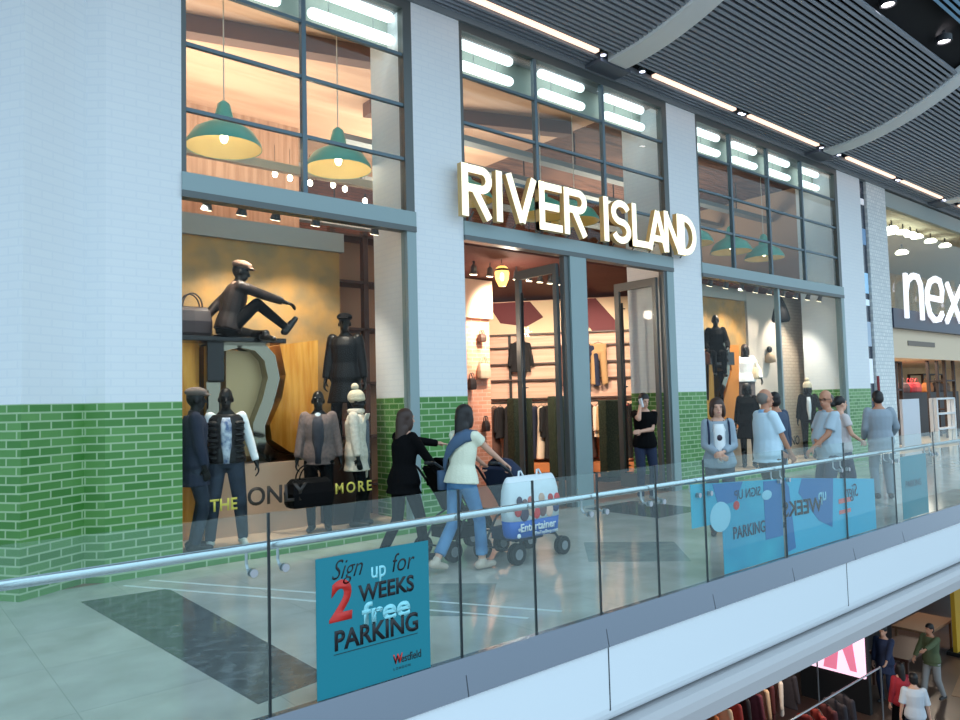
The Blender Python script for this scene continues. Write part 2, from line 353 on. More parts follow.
for x in (.3, 1.58, 2.83, 4.12, 5.47, 6.8, 8.1, 9.4): mb.prism([(x-.004, 3.616, .046), (x-.004, 3.574, -.175), (x-.004, 3.60, -.175), (x-.004, 3.63, .046)], (.008, 0, 0))
mb.build('capping_joint', joint, white_p)
pts = [(4.2, -.74), (3.70, -.74)]+[(3.62-.12*math.sin(a), -.86+.12*math.cos(a)) for a in (.0, .5, 1.0, 1.5)]+[(3.50, -.955), (3.9, -.975), (4.2, -.975)]
sof = struct(MB().prism([(-6, y, z) for y, z in pts], (50, 0, 0)).build('trim_5', mat('soffit_grey', (172, 170, 172), .5)))
struct(MB().box(-6, 44, 3.8, 16, -1.03, -.98).build('ceiling', mat('lower_ceiling', (60, 54, 50), .7)))
# ================================================================== BALUSTRADE
GX = [-1.0, .30, 1.60, 2.835, 3.47, 4.12, 4.81, 5.47, 6.80, 8.09, 9.38, 10.65, 11.95, 13.2, 14.5, 15.8, 17.1, 18.4]
bal = thing('glass_balustrade', 'frameless glass balustrade with brushed steel handrail along the walkway edge', 'balustrade', (5, 3.64, .03))
balglass = glass('balustrade_glass', (.93, .97, .96), .012, .45, haze=((200, 218, 218), .045))
edge_m = mat('glass_edge', (22, 34, 38), .3)
for a, b in zip(GX[:-1], GX[1:]):
    MB().box(a+.008, b-.008, 3.634, 3.646, .0, 1.06).build('glass_panel', balglass, bal)
for x in GX[1:-1]:
    MB().box(x-.006, x+.006, 3.633, 3.647, .0, 1.06).build('panel_edge', edge_m, bal)
MB().tube([(-1.0, 3.72, .88), (18.4, 3.72, .88)], .024, 16).build('handrail', mat('rail_steel', (205, 215, 222), .22, 1), bal, smooth=True)
for x in GX[1:-1]:
    if x == 3.47 or x == 2.835: continue
    for s in (-1, 1):
        X = x+s*.085
        MB().tube([(X, 3.72, .86), (X, 3.72, .80), (X, 3.70, .775), (X, 3.66, .77)], .008, 8).cyl((X, 3.66, .77), (X, 3.647, .77), .021, 18).cyl((X, 3.632, .77), (X, 3.62, .77), .021, 18).build('rail_bracket', steel, bal, smooth=False)
# ---- posters on the glass, two sheets painting reflections among them
teal = mat('poster_teal', (0, 122, 138), .5)
ink = mat('poster_black', (14, 18, 24), .5); red = mat('poster_red', (196, 40, 34), .5); pale = mat('poster_pale_blue', (140, 214, 224), .5)
po = thing('parking_poster', 'teal poster on the balustrade glass reading Sign up for 2 weeks free parking', 'poster', (2.2, 3.63, .03))
px0, px1 = 1.855, 2.59; yP = 3.628
MB().box(px0, px1, yP-.002, yP+.002, .047, .785).build('poster_sheet', teal, po)
UX = (1, 0, 0); UZ = (0, 0, 1)
def pt(t, x, z, s, m, **k): return text_mesh('lettering', t, (x, yP-.0035, z), UX, UZ, s, m, po, depth=-.001, **k)
pt('Sign', 1.94, .66, .15, ink, shear=.45, bold=-.008, wscale=.80)
pt('up', 2.19, .63, .13, pale, bold=.014, wscale=.8)
pt('for', 2.325, .64, .15, ink, shear=.25, bold=-.006, wscale=.85)
pt('2', 1.93, .445, .29, red, bold=.035, shear=.1, wscale=.95)
pt('WEEKS', 2.115, .515, .125, ink, bold=.028, wscale=.93)
pt('free', 2.135, .385, .165, pale, bold=.03, wscale=1.2)
pt('PARKING', 1.955, .285, .145, ink, bold=.028, wscale=.91)
pt('Westfield', 2.33, .125, .062, ink, bold=.01, wscale=.8); pt('W', 2.33, .125, .075, red, bold=.02, wscale=.8)
pt('L O N D O N', 2.33, .09, .02, ink)
MB().box(1.955, 2.50, yP-.004, yP-.0025, .262, .265).build('thin_rule', ink, po)
cyan1 = mat('banner_reflection_cyan', (0, 158, 196), .4, alpha=.88, noise=(1.6, (40, 186, 214)))  # tones of posters and glass reflections, put into sheet colours
cyan2 = mat('banner_reflection_blue', (0, 112, 178), .4, alpha=.9); cyan3 = mat('banner_reflection_light_cyan', (40, 186, 224), .4, alpha=.85)
blob_m = mat('banner_reflection_pale', (150, 205, 225), .5)
yB = 3.655
b1 = thing('parking_banner_reflection', 'bright cyan sheet for posters and reflections in the glass, with PARKING in black', 'banner', (6.2, yB, .03))  # posters and reflections in the glass, merged into one coloured sheet
MB().prism([(5.30, yB, .50), (5.30, yB, .865), (6.78, yB, .785), (6.78, yB, .05), (5.75, yB, .05), (5.75, yB, .50)], (0, .004, 0)).build('banner_sheet', cyan1, b1)
MB().prism([(5.62, yB-.003, .84), (6.1, yB-.003, .82), (5.98, yB-.003, .66), (5.7, yB-.003, .64)], (0, .002, 0)).build('blue_shape', cyan2, b1)
MB().prism([(6.45, yB-.003, .79), (6.77, yB-.003, .775), (6.77, yB-.003, .25), (6.45, yB-.003, .25)], (0, .002, 0)).build('blue_shape', cyan2, b1)
MB().ell((5.72, yB-.003, .55), (.16, .002, .13)).build('pale_shape', blob_m, b1)
MB().ell((6.5, yB-.005, .66), (.09, .002, .045)).build('pale_shape', blob_m, b1)
MB().ell((5.98, yB-.003, .62), (.05, .002, .04)).build('red_shape', red, b1)
text_mesh('lettering', 'PARKING', (5.90, yB-.006, .33), (1, 0, .0), UZ, .155, mat('banner_navy', (10, 50, 80), .5), b1, bold=.01, wscale=.85, depth=-.001)
text_mesh('lettering', 'SIGN UP', (5.95, yB-.006, .67), (1, 0, 0), UZ, .12, MATS['banner_navy'], b1, mirror=True, wscale=1.0, depth=-.001)
b2 = thing('weeks_banner_reflection', 'blue sheet for poster reflections in the glass, WEEKS in mirrored letters', 'banner', (7.8, yB, .03))  # mirrored poster reflection built as a solid sheet
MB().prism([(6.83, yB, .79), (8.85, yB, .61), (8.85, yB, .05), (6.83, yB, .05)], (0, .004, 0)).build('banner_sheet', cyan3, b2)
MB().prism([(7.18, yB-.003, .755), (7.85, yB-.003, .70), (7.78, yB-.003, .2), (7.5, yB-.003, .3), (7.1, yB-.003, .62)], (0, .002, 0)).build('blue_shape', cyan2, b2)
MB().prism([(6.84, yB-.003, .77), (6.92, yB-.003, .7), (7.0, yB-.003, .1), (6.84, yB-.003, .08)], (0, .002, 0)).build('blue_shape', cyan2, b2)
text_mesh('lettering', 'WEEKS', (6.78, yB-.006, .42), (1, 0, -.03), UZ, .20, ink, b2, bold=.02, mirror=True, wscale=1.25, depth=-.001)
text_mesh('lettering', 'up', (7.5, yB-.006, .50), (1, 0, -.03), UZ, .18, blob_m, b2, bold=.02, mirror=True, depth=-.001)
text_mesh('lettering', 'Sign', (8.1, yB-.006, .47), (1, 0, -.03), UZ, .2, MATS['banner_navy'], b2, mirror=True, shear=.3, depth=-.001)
MB().box(7.95, 8.25, yB-.004, yB-.002, .42, .47).box(7.95, 8.22, yB-.004, yB-.002, .31, .35).build('red_shape', mat('banner_reflection_salmon', (225, 120, 115), .5), b2)
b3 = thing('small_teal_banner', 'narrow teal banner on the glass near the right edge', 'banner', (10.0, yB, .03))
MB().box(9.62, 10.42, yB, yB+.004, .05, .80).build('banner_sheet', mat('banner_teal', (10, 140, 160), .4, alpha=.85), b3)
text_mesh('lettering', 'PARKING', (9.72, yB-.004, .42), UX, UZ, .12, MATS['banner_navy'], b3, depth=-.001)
# ================================================================== SHOP SIGN
sign = thing('shop_sign', 'large illuminated cream letters of the shop name above the open entrance', 'shop sign', (8.6, 7.5, 4.05))
let_face = mat('letter_face', (255, 250, 225), .4, emit=((255, 246, 214), .65)); let_side = mat('letter_side', (214, 178, 118), .4)
SY = 7.42; z0, z1 = 4.04, 4.745
def lx(v): return atY(455+v/3.918, 225, SY).x
def stroke(path, w): return [(Vector((p[0], SY, p[1]))) for p in path], w
def arc(cx, cz, rx, rz, a0, a1, n=12): return [(cx+rx*math.cos(a0+(a1-a0)*i/n), cz+rz*math.sin(a0+(a1-a0)*i/n)) for i in range(n+1)]
def letter(ch, v0, v1):
    x0, x1 = lx(v0), lx(v1); w = .115; mb = MB(); h = w/2; mid = (z0+z1)/2; S = []
    if ch == 'I': S = [[((x0+x1)/2, z0), ((x0+x1)/2, z1)]]
    if ch == 'R':
        r = (z1-mid+.02)/2-h; cz = z1-h-r
        S = [[(x0+h, z0), (x0+h, z1)], [(x0+h, z1-h), (x1-h-r, z1-h)]+arc(x1-h-r, cz, r, r, PI/2, -PI/2)+[(x0+h, cz-r)], [(x0+w+.10, cz-r), (x1-h, z0)]]
    if ch == 'V': S = [[(x0+h, z1), ((x0+x1)/2, z0+.05)], [((x0+x1)/2, z0+.05), (x1-h, z1)]]
    if ch == 'E': S = [[(x0+h, z0), (x0+h, z1)], [(x0, z1-h), (x1, z1-h)], [(x0, mid), (x1-.06, mid)], [(x0, z0+h), (x1, z0+h)]]
    if ch == 'S':
        r = (z1-z0-w)/4; cx = (x0+x1)/2; rx = (x1-x0)/2-h
        S = [arc(cx, z1-h-r, rx, r, .35, PI*1.5)[:-1]+arc(cx, z0+h+r, rx, r, PI/2, -PI+.35)]
    if ch == 'L': S = [[(x0+h, z0), (x0+h, z1)], [(x0, z0+h), (x1, z0+h)]]
    if ch == 'A': S = [[(x0+h*.8, z0), ((x0+x1)/2, z1-.04)], [((x0+x1)/2, z1-.04), (x1-h*.8, z0)], [(x0+.12, z0+.2), (x1-.12, z0+.2)]]; 
    if ch == 'N': S = [[(x0+h, z0), (x0+h, z1)], [(x0+h, z1-.05), (x1-h, z0+.05)], [(x1-h, z0), (x1-h, z1)]]
    if ch == 'D':
        r = (z1-z0)/2-h; rx = min(x1-x0-h-w, r)
        S = [[(x0+h, z0), (x0+h, z1)], [(x0, z1-h), (x1-h-rx, z1-h)]+arc(x1-h-rx, mid, rx, r, PI/2, -PI/2, 16)+[(x0, z0+h)]]
    fb = MB()
    for s in S: mb.ribbon([(p[0], SY+.006, p[1]) for p in s], w, (0, .08, 0), (0, 1, 0)); fb.ribbon([(p[0], SY, p[1]) for p in s], w*.94, (0, .005, 0), (0, 1, 0))
    o = mb.build('letter', let_side, sign); fb.build('lit_face', let_face, o)
    MB().cyl(((x0+x1)/2, SY+.09, z0+.1), ((x0+x1)/2, SY+.2, z0+.0), .012, 8).build('fixing_bracket', frame_d, o, shift=True)
    return o
for ch, a, b in (('R', 30, 150), ('I', 163, 192), ('V', 203, 326), ('E', 333, 422), ('R', 430, 520), ('I', 582, 606), ('S', 614, 690), ('L', 695, 762), ('A', 755, 832), ('N', 820, 885), ('D', 884, 944)): letter(ch, a, b)
# ================================================================== FIGURES
skin_m = mat('skin', (214, 164, 140), .55); skin_t = mat('skin_tanned', (190, 134, 106), .55); mann = mat('mannequin_black', (10, 9, 9), .35, spec=.3)
def ik(a, t, l1, l2, hint):
    a = Vector(a); t = Vector(t); d = t-a; L = min(d.length, (l1+l2)*.999); dn = d.normalized()
    x = (l1*l1-l2*l2+L*L)/(2*L); h = math.sqrt(max(l1*l1-x*x, 0)); hv = Vector(hint); hv = (hv-dn*hv.dot(dn)).normalized()
    return a+dn*x+hv*h, a+dn*L
def person(label, cat, loc, rz, H, pose, sk, wear, group=None, name='person', detail=True, kind=None):
    """local frame: faces +Y, +X is the figure's right hand side"""
    s = H/1.72; root = thing(name, label, cat, loc, rz, group)
    fem = pose.get('fem', 0); belly = pose.get('belly', 0); lean = pose.get('lean', 0)
    P = Vector(pose.get('pelvis', (0, 0, .93))); sd = Vector((pose.get('side', 0), math.sin(lean), math.cos(lean))).normalized()
    tw = pose.get('twist', 0); rx = (Matrix.Rotation(tw, 3, 'Z') @ Vector((1, 0, 0))); rx = (rx-sd*rx.dot(sd)).normalized(); fy = sd.cross(rx)
    sw = .142 if fem else .165
    Nk = P+sd*.53; hl = pose.get('headlean', 0); hd = (sd*(1-.4)+Vector((0, 0, .4))).normalized()
    hy = pose.get('headyaw', 0); hq = Matrix.Rotation(hy, 3, 'Z'); hf = hq @ Vector((0, 1, 0)); hp = pose.get('headpitch', 0)
    hr = hq @ Vector((1, 0, 0)); hf = Quaternion(hr, hp) @ hf; hu = hr.cross(hf)
    hc = Nk+hd*.135+Vector((0, .02, 0)); HM = Matrix((hr, hf, hu)).transposed()
    V = lambda v: Vector(v)*s
    def loc3(x, y, z): return hc+hr*x+hf*y+hu*z
    sh = {1: Nk-sd*.055+rx*sw, -1: Nk-sd*.055-rx*sw}
    hip = {1: P+rx*.09-sd*.02, -1: P-rx*.09-sd*.02}
    J = {}
    for sgn, k in ((1, 'R'), (-1, 'L')):
        e, hnd = ik(sh[sgn], pose.get('hand'+k, (sgn*.27, .02, .80)), .285, .25, pose.get('elb'+k, (sgn*.4, -1, -.2)))
        kn, an = ik(hip[sgn], pose.get('foot'+k, (sgn*.1, 0, .08)), .43, .42, pose.get('kneedir'+k, (sgn*.1, 1, 0)))
        J['e'+k], J['h'+k], J['k'+k], J['a'+k] = e, hnd, kn, an
    def ring(c, a, b, n=16, yo=0): return [c*1+(rx*a*math.cos(2*PI*i/n)+fy*(b*math.sin(2*PI*i/n)+yo)) for i in range(n)]
    def torso(mb, g, t0=-.07, t1=.54, flare=0):
        pr = [(-.09, .13, .10, 0), (-.03, .165+.01*fem, .115, 0), (.06, .158, .112+belly*.5, belly*.4), (.16, .135+belly*.3-.012*fem, .10+belly, belly*.7), (.28, .150+belly*.2-.008*fem, .108+belly*.5, belly*.3),
              (.38, sw-.005, .112+.012*fem, .0), (.455, sw-.01, .085, 0), (.50, .105, .065, 0), (.55, .058, .056, .0)]
        rs = []
        for t, a, b, yo in pr:
            if t < t0-.02 or t > t1+.02: continue
            f = flare*max(0, .15-t)
            rs.append([V(p) for p in ring(P+sd*t, a+g+f, b+g+f, yo=yo)])
        if t0 < -.1:
            c = P+Vector((0, 0, t0)); f = flare*(.15-t0); rs.insert(0, [V(p) for p in ring(c, .16+g+f, .115+g+f)])
        mb.loft(rs)
    # ---------------- body
    mb = MB(); torso(mb, 0)
    mb.cap(V(P+sd*.47), V(hc-hu*.05), .055*s, .05*s)
    mb.ell(V(hc+hu*.025-hf*.008), (.074*s, .094*s, .105*s), HM); mb.ell(V(loc3(0, .03, -.055)), (.052*s, .058*s, .06*s), HM)
    if sk is not mann or True:
        mb.cap(V(loc3(0, .085, .01)), V(loc3(0, .103, -.025)), .009*s, .014*s, 8)
        mb.ell(V(loc3(0, .083, -.058)), (.024*s, .012*s, .010*s), HM)
        for q in (-1, 1): mb.ell(V(loc3(q*.076, -.004, -.008)), (.010*s, .02*s, .031*s), HM); mb.ell(V(loc3(q*.03, .078, .033)), (.025*s, .012*s, .008*s), HM)
    for q, k in ((1, 'R'), (-1, 'L')):
        af = .9 if fem else 1.06
        mb.cap(V(sh[q]), V(J['e'+k]), .049*s*af, .037*s*af); mb.cap(V(J['e'+k]), V(J['h'+k]), .038*s*af, .025*s*af)
        mb.ell(V(sh[q]), (.050*s*af,)*3)
        # hand
        dr = (J['h'+k]-J['e'+k]).normalized(); hn = Vector(pose.get('palm'+k, (-q, 0, 0))); hn = (hn-dr*hn.dot(dr)).normalized(); sdv = dr.cross(hn)*(1 if q > 0 else -1)
        w0 = J['h'+k]; cu = pose.get('curl'+k, .5)
        mb.cap(V(w0), V(w0+dr*.03), .024*s, .026*s, 8)
        for fi, (o, L) in enumerate(((-.03, .068), (-.010, .078), (.011, .073), (.03, .058))):
            b0 = w0+dr*.035+sdv*o*.7; b1 = w0+dr*.092+sdv*o; mb.cap(V(b0), V(b1), .0135*s, .0115*s, 7)
            d1 = (dr*math.cos(cu)+hn*math.sin(cu)); d2 = (dr*math.cos(cu*2.1)+hn*math.sin(cu*2.1)); p1 = b1+d1*L*.5; p2 = p1+d2*L*.5
            mb.cap(V(b1), V(p1), .0105*s, .0095*s, 7); mb.cap(V(p1), V(p2), .0095*s, .008*s, 7)
        tb = w0+dr*.03-sdv*.028; t1 = tb+(dr*.6-sdv*.7+hn*.4).normalized()*.035; t2 = t1+(dr*.8+hn*.5-sdv*.1).normalized()*.032
        mb.cap(V(tb), V(t1), .013*s, .011*s, 7); mb.cap(V(t1), V(t2), .011*s, .0088*s, 7)
        mb.cap(V(hip[q]), V(J['k'+k]), .083*s, .055*s); mb.cap(V(J['k'+k]), V(J['a'+k]), .055*s, .037*s)
        fd = Vector(pose.get('toe'+k, (q*.15, 1, 0))).normalized(); an = J['a'+k]
        mb.cap(V(an-fd*.03-Vector((0, 0, .04))), V(an+fd*.13-Vector((0, 0, .05))), .036*s, .028*s)
    mb.build('body', sk, root, remesh=.0085 if detail else .014, sm=2, shift=False)
    # ---------------- clothes
    W = wear
    def legs(mb, g, lo, g2=None):
        for k, q in (('R', 1), ('L', -1)):
            kn, an = J['k'+k], J['a'+k]; e = an+(kn-an)*lo if lo >= 0 else an+(an-kn).normalized()*(-lo)
            mb.cap(V(hip[q]), V(kn), (.088+g)*s, (.060+g)*s); g3 = g if g2 is None else g2
            mb.tube([V(kn+(kn-an)*.02), V(kn), V(kn+(e-kn)*.5), V(e)], [(.058+g)*s, (.060+g)*s, (.052+(g+g3)/2)*s, (.044+g3)*s], 14)
    if 'trousers' in W:
        m, g, lo, g2 = W['trousers']; mb = MB(); torso(mb, .012, -.07, .10); legs(mb, g, lo, g2); mb.build('trousers', m, root, remesh=.013, sm=3, shift=False)
    def sleeves(mb, g, L):
        for k, q in (('R', 1), ('L', -1)):
            e, h = J['e'+k], J['h'+k]; mb.cap(V(sh[q]-sd*.012), V(sh[q]+(e-sh[q])*.3), (.047+g*.6)*s, (.047+g*.7)*s)
            if L <= 1: mb.tube([V(sh[q]), V(sh[q]+(e-sh[q])*L)], [(.048+g*.6)*s, (.047+g*.9)*s], 14)
            else:
                mb.cap(V(sh[q]), V(e), (.047+g*.6)*s, (.040+g*.6)*s); mb.cap(V(e), V(e+(h-e)*.4), (.040+g*.6)*s, (.036+g*.6)*s); mb.tube([V(e), V(e+(h-e)*(L-1))], [(.040+g*.6)*s, (.031+g*.5)*s], 14)
    def top(nm, m, g, L, t0, t1=.50, flare=0):
        mb = MB(); torso(mb, g, t0, t1, flare); sleeves(mb, g, L) if L else None
        return mb.build(nm, m, root, remesh=.012, sm=3, shift=False)
    for nm, m, g, L, t0, t1, fl in W.get('tops', []): top(nm, m, g, L, t0, t1, fl)
    if 'front' in W:    # contrasting shirt front between open jacket edges
        m, wd, g, t0 = W['front']; pts = []
        mb = MB()
        L_ = [P+sd*t+fy*(.105+g+belly*(1 if .05 < t < .3 else .3)-(.035 if t > .45 else 0)) for t in (t0, .1, .2, .3, .39, .465)]
        rs = []
        for c, ww in zip(L_, (wd*.7, wd*.85, wd, wd*1.1, wd*1.1, wd*.9)): rs.append([V(c+rx*ww-fy*.02), V(c+rx*ww*.6+fy*.012), V(c+fy*.02), V(c-rx*ww*.6+fy*.012), V(c-rx*ww-fy*.02), V(c-fy*.05)])
        mb.loft(rs).build('shirt_front', m, root, smooth=True, shift=False)
    if 'collar' in W:
        c = Nk-sd*.035; mb = MB(); n = 16
        mb.loft([[V(p) for p in ring(c, .085, .08, n)], [V(p) for p in ring(c+sd*.045-fy*.005, .062, .062, n)], [V(p) for p in ring(c+sd*.045-fy*.005, .055, .055, n)], [V(p) for p in ring(c, .07, .065, n)]], cap=False)
        mb.build('collar', W['collar'], root, smooth=True, shift=False)
    if 'shoes' in W:
        for k in 'RL':
            q = 1 if k == 'R' else -1; fd = Vector(pose.get('toe'+k, (q*.15, 1, 0))).normalized(); an = J['a'+k]; up = Vector((0, 0, 1)) if abs(fd.z) < .9 else Vector((0, -1, 0))
            up = (up-fd*up.dot(fd)).normalized(); mb = MB(); c0 = an-fd*.05-up*.035; c1 = an+fd*.15-up*.048
            mb.cap(V(c0), V(c1), .045*s, .034*s).cap(V(an-up*.02), V(an+up*.01), .047*s, .045*s); mb.build('shoe', W['shoes'], root, remesh=.011, sm=2, shift=False)
    # ---------------- hair
    hm = W.get('hair')
    if hm:
        m, style = hm; mb = MB()
        if style == 'bald':
            mb.ell(V(loc3(0, -.036, .012)), (.086*s, .082*s, .085*s), HM)
        elif style == 'short':
            mb.ell(V(loc3(0, -.016, .05)), (.085*s, .10*s, .094*s), HM); mb.ell(V(loc3(0, -.045, -.005)), (.082*s, .066*s, .085*s), HM)
        elif style == 'bob':
            mb.ell(V(loc3(0, -.018, .04)), (.095*s, .103*s, .098*s), HM); mb.ell(V(loc3(0, -.045, -.05)), (.098*s, .068*s, .10*s), HM)
            for q in (-1, 1): mb.ell(V(loc3(q*.08, .01, -.04)), (.024*s, .045*s, .085*s), HM)
        elif style == 'long':
            mb.ell(V(loc3(0, -.018, .04)), (.088*s, .10*s, .094*s), HM); mb.cap(V(loc3(0, -.05, 0)), V(loc3(0, -.085, -.30)), .078*s, .06*s); mb.cap(V(loc3(.03, -.05, -.1)), V(loc3(.04, -.09, -.34)), .06*s, .045*s)
            for q in (-1, 1): mb.ell(V(loc3(q*.07, .01, -.04)), (.022*s, .04*s, .09*s), HM)
        elif style == 'tied':
            mb.ell(V(loc3(0, -.018, .04)), (.086*s, .098*s, .092*s), HM); mb.ell(V(loc3(0, -.12, .0)), (.04*s, .05*s, .05*s), HM)
        mb.build('hair', m, root, remesh=.011, sm=2, shift=False)
    if W.get('face'):
        mb = MB()
        for q in (-1, 1): o = MB().ell(V(loc3(q*.03, .083, .013)), (.011*s, .006*s, .006*s), HM, 8, 6).build('eye', mat('eye_dark', (40, 30, 28), .3), root, shift=False)
        MB().ell(V(loc3(0, .093, -.058)), (.022*s, .006*s, .005*s), HM, 8, 6).build('lips', mat('lips', (176, 96, 90), .5), root, shift=False)
    if W.get('glasses'):
        mb = MB()
        for q in (-1, 1):
            mb.tube([V(loc3(q*.034+.024*math.cos(a), .103, .012+.017*math.sin(a))) for a in [2*PI*i/12 for i in range(13)]], .003*s, 6); mb.tube([V(loc3(q*.058, .10, .016)), V(loc3(q*.082, 0, .01))], .003*s, 6)
        mb.tube([V(loc3(-.01, .105, .015)), V(loc3(.01, .105, .015))], .003*s, 6).build('spectacles', W['glasses'], root, shift=False)
    if W.get('flatcap'):
        mb = MB().ell(V(loc3(0, 0, .085)), (.10*s, .12*s, .055*s), HM).ell(V(loc3(0, .10, .055)), (.075*s, .06*s, .012*s), HM); mb.build('flat_cap', W['flatcap'], root, remesh=.01, sm=2, shift=False)
    if W.get('beanie'):
        mb = MB().ell(V(loc3(0, -.015, .06)), (.10*s, .115*s, .10*s), HM).ell(V(loc3(0, -.01, .03)), (.106*s, .12*s, .035*s), HM); mb.build('knitted_hat', W['beanie'], root, remesh=.01, sm=1, shift=False)
        MB().ell(V(loc3(0, -.03, .19)), (.05*s, .05*s, .05*s), HM).build('pompom', W['beanie'], root, smooth=True, shift=False)
    root['_s'] = s; del root['_s']
    return root, dict(V=V, J=J, P=P, sd=sd, rx=rx, fy=fy, Nk=Nk, loc3=loc3, s=s, sh=sh, HM=HM)
# ---- cloth colours
jeans = mat('denim', (66, 112, 156), .8, noise=(7, (92, 140, 182))); blackc = mat('black_cloth', (12, 12, 14), .85, spec=.1); navy = mat('navy_cloth', (30, 42, 70), .85)
cream = mat('cream_knit', (226, 228, 206), .85, bump=(60, .3)); blueshirt = mat('light_blue_shirt', (204, 228, 242), .8); greypolo = mat('grey_polo', (176, 194, 206), .85)
hoodie = mat('grey_hoodie', (152, 166, 178), .85); white_c = mat('white_cloth', (232, 236, 238), .8); suit = mat('pale_grey_suit', (150, 162, 174), .8)
hair_b = mat('hair_black', (22, 17, 18), .5); hair_br = mat('hair_brown', (58, 38, 30), .5); hair_g = mat('hair_grey', (120, 112, 106), .6); hair_gd = mat('hair_dark_grey', (84, 78, 78), .6)
scarf = mat('scarf_denim', (72, 96, 124), .85); shoe_d = mat('shoe_dark', (40, 38, 40), .5); shoe_b = mat('shoe_beige', (206, 186, 168), .5)
# ---- woman with jeans pushing the near pushchair
EAST = -PI/2      # a figure facing +X
j, K = person('woman in cream top and blue jeans pushing the pushchair with the big shopping bag', 'person', (4.39, 5.58, 0), EAST+.10, 1.58,
    dict(fem=1, lean=.10, headyaw=-.05, handR=(.17, .55, 1.02), handL=(-.17, .54, 1.02), elbR=(.5, -.2, -1), elbL=(-.5, -.2, -1), palmR=(0, -.2, -1), palmL=(0, -.2, -1), curlR=1.0, curlL=1.0,
         footR=(.10, .18, .09), footL=(-.10, -.28, .14), toeR=(.1, 1, 0), toeL=(-.1, 1, -.25)), skin_m,
    dict(trousers=(jeans, .004, .16, .022), tops=[('top', cream, .022, .45, -.03, .46, .12)], shoes=shoe_b, hair=(hair_b, 'long')))
V = K['V']; a = K['sh'][1]; b = K['sh'][-1]
MB().loft([[V(K['P']+K['sd']*t+K['rx']*(x+w*.0)+K['fy']*(y)+K['sd']*(w*u)) for u, y in ((1, yy), (.3, yy-.035), (-.6, yy-.03), (-1, yy), (-.3, yy+.02))] for t, x, yy, w in ((.47, .17, .03, .05), (.46, .14, -.10, .07), (.40, .05, -.155, .085), (.30, -.06, -.15, .085), (.18, -.15, -.10, .08), (.08, -.20, 0, .07), (.02, -.20, .05, .05))]).build('shoulder_scarf', scarf, j, smooth=True, shift=False)
MB().loft([[V(K['P']+K['rx']*(-.21)+Vector((dx, dy, z))) for dx, dy in ((-.03, -.12), (.03, -.12), (.04, .08), (-.03, .08))] for z in (-.10, .02, .10)]).build('sling_pouch', scarf, j, smooth=True, shift=False)
# ---- woman in black behind her, pointing
j, K = person('dark haired woman in black jacket pointing ahead while pushing a pushchair', 'person', (4.20, 6.28, 0), EAST+.05, 1.55,
    dict(fem=1, lean=.05, headyaw=-.1, handR=(.2, .40, .93), handL=(-.02, .53, 1.30), elbR=(.4, -.6, -1), elbL=(-.8, .1, -.3), palmR=(0, 0, -1), curlR=.9, palmL=(0, 0, -1), curlL=.25,
         footR=(.09, .20, .09), footL=(-.09, -.25, .13), toeL=(0, 1, -.3)), skin_m,
    dict(trousers=(blackc, .006, .0, .008), tops=[('jacket', blackc, .022, 1.95, -.16, .50, .18)], shoes=shoe_d, hair=(hair_br, 'long')))
# ---- man in the doorway on the phone
j, K = person('man in black T-shirt and black trousers talking on a phone by the open shop door', 'person', (9.42, 7.3, 0), PI-.6, 1.66,
    dict(lean=.03, headyaw=.25, headpitch=-.15, handR=(.10, .13, 1.50), elbR=(.5, .3, -1), palmR=(-1, 0, 0), curlR=.9, handL=(.12, .22, 1.12), elbL=(-.6, -.2, -1), palmL=(0, -1, 0), curlL=.4), skin_m,
    dict(trousers=(navy, .012, -.01, .014), tops=[('t_shirt', blackc, .024, .72, -.10, .49, .12)], shoes=mat('trainer_grey', (150, 156, 160), .6), hair=(hair_b, 'short'), face=1))
V = K['V']; h = K['J']['hR']
MB().box(-.012, .012, -.035, .035, -.07, .07).build('mobile_phone', mat('phone_white', (210, 214, 218), .3), None).parent = j
ph = [c for c in kids(j) if c.name.startswith('mobile_phone')][0]; ph.location = V(h+Vector((-.02, .01, .07))); ph.rotation_euler = (.2, .1, .3)
# ---- the group by the right window
j, K = person('middle aged woman in grey zip top over a white shirt, short brown hair, hands clasped', 'person', (7.62, 4.85, 0), PI-.9, 1.57,
    dict(fem=1, belly=.02, headyaw=.1, handR=(.03, .24, 1.03), handL=(-.03, .22, 1.05), elbR=(.7, -.6, -.6), elbL=(-.7, -.6, -.6), palmR=(-.2, -1, 0), palmL=(.2, -1, 0), curlR=.8, curlL=.8), skin_m,
    dict(trousers=(mat('charcoal_cloth', (58, 64, 74), .8), .01, -.01, .01), tops=[('zip_top', hoodie, .026, 1.9, -.08, .50, .1)], front=(white_c, .075, .032, -.02), shoes=shoe_d, hair=(hair_br, 'bob'), face=1))
V = K['V']
mb = MB().tube([V(K['Nk']+Vector((x, y, z))) for x, y, z in ((-.07, .05, -.02), (-.05, .12, -.12), (0, .155, -.22), (.05, .12, -.12), (.07, .05, -.02))], .004, 6).ell(V(K['Nk']+Vector((0, .165, -.235))), (.03, .012, .035)); mb.build('pendant_necklace', mat('necklace_dark', (50, 34, 50), .4), j, shift=False)
for q in (-1, 1):
    MB().tube([V(K['Nk']+Vector((q*.125, y, z))) for y, z in ((-.13, -.15), (-.06, -.01), (.0, .0), (.10, -.07), (.145, -.2), (.12, -.36))], .011, 8).build('rucksack_strap', navy, j, smooth=True, shift=False)
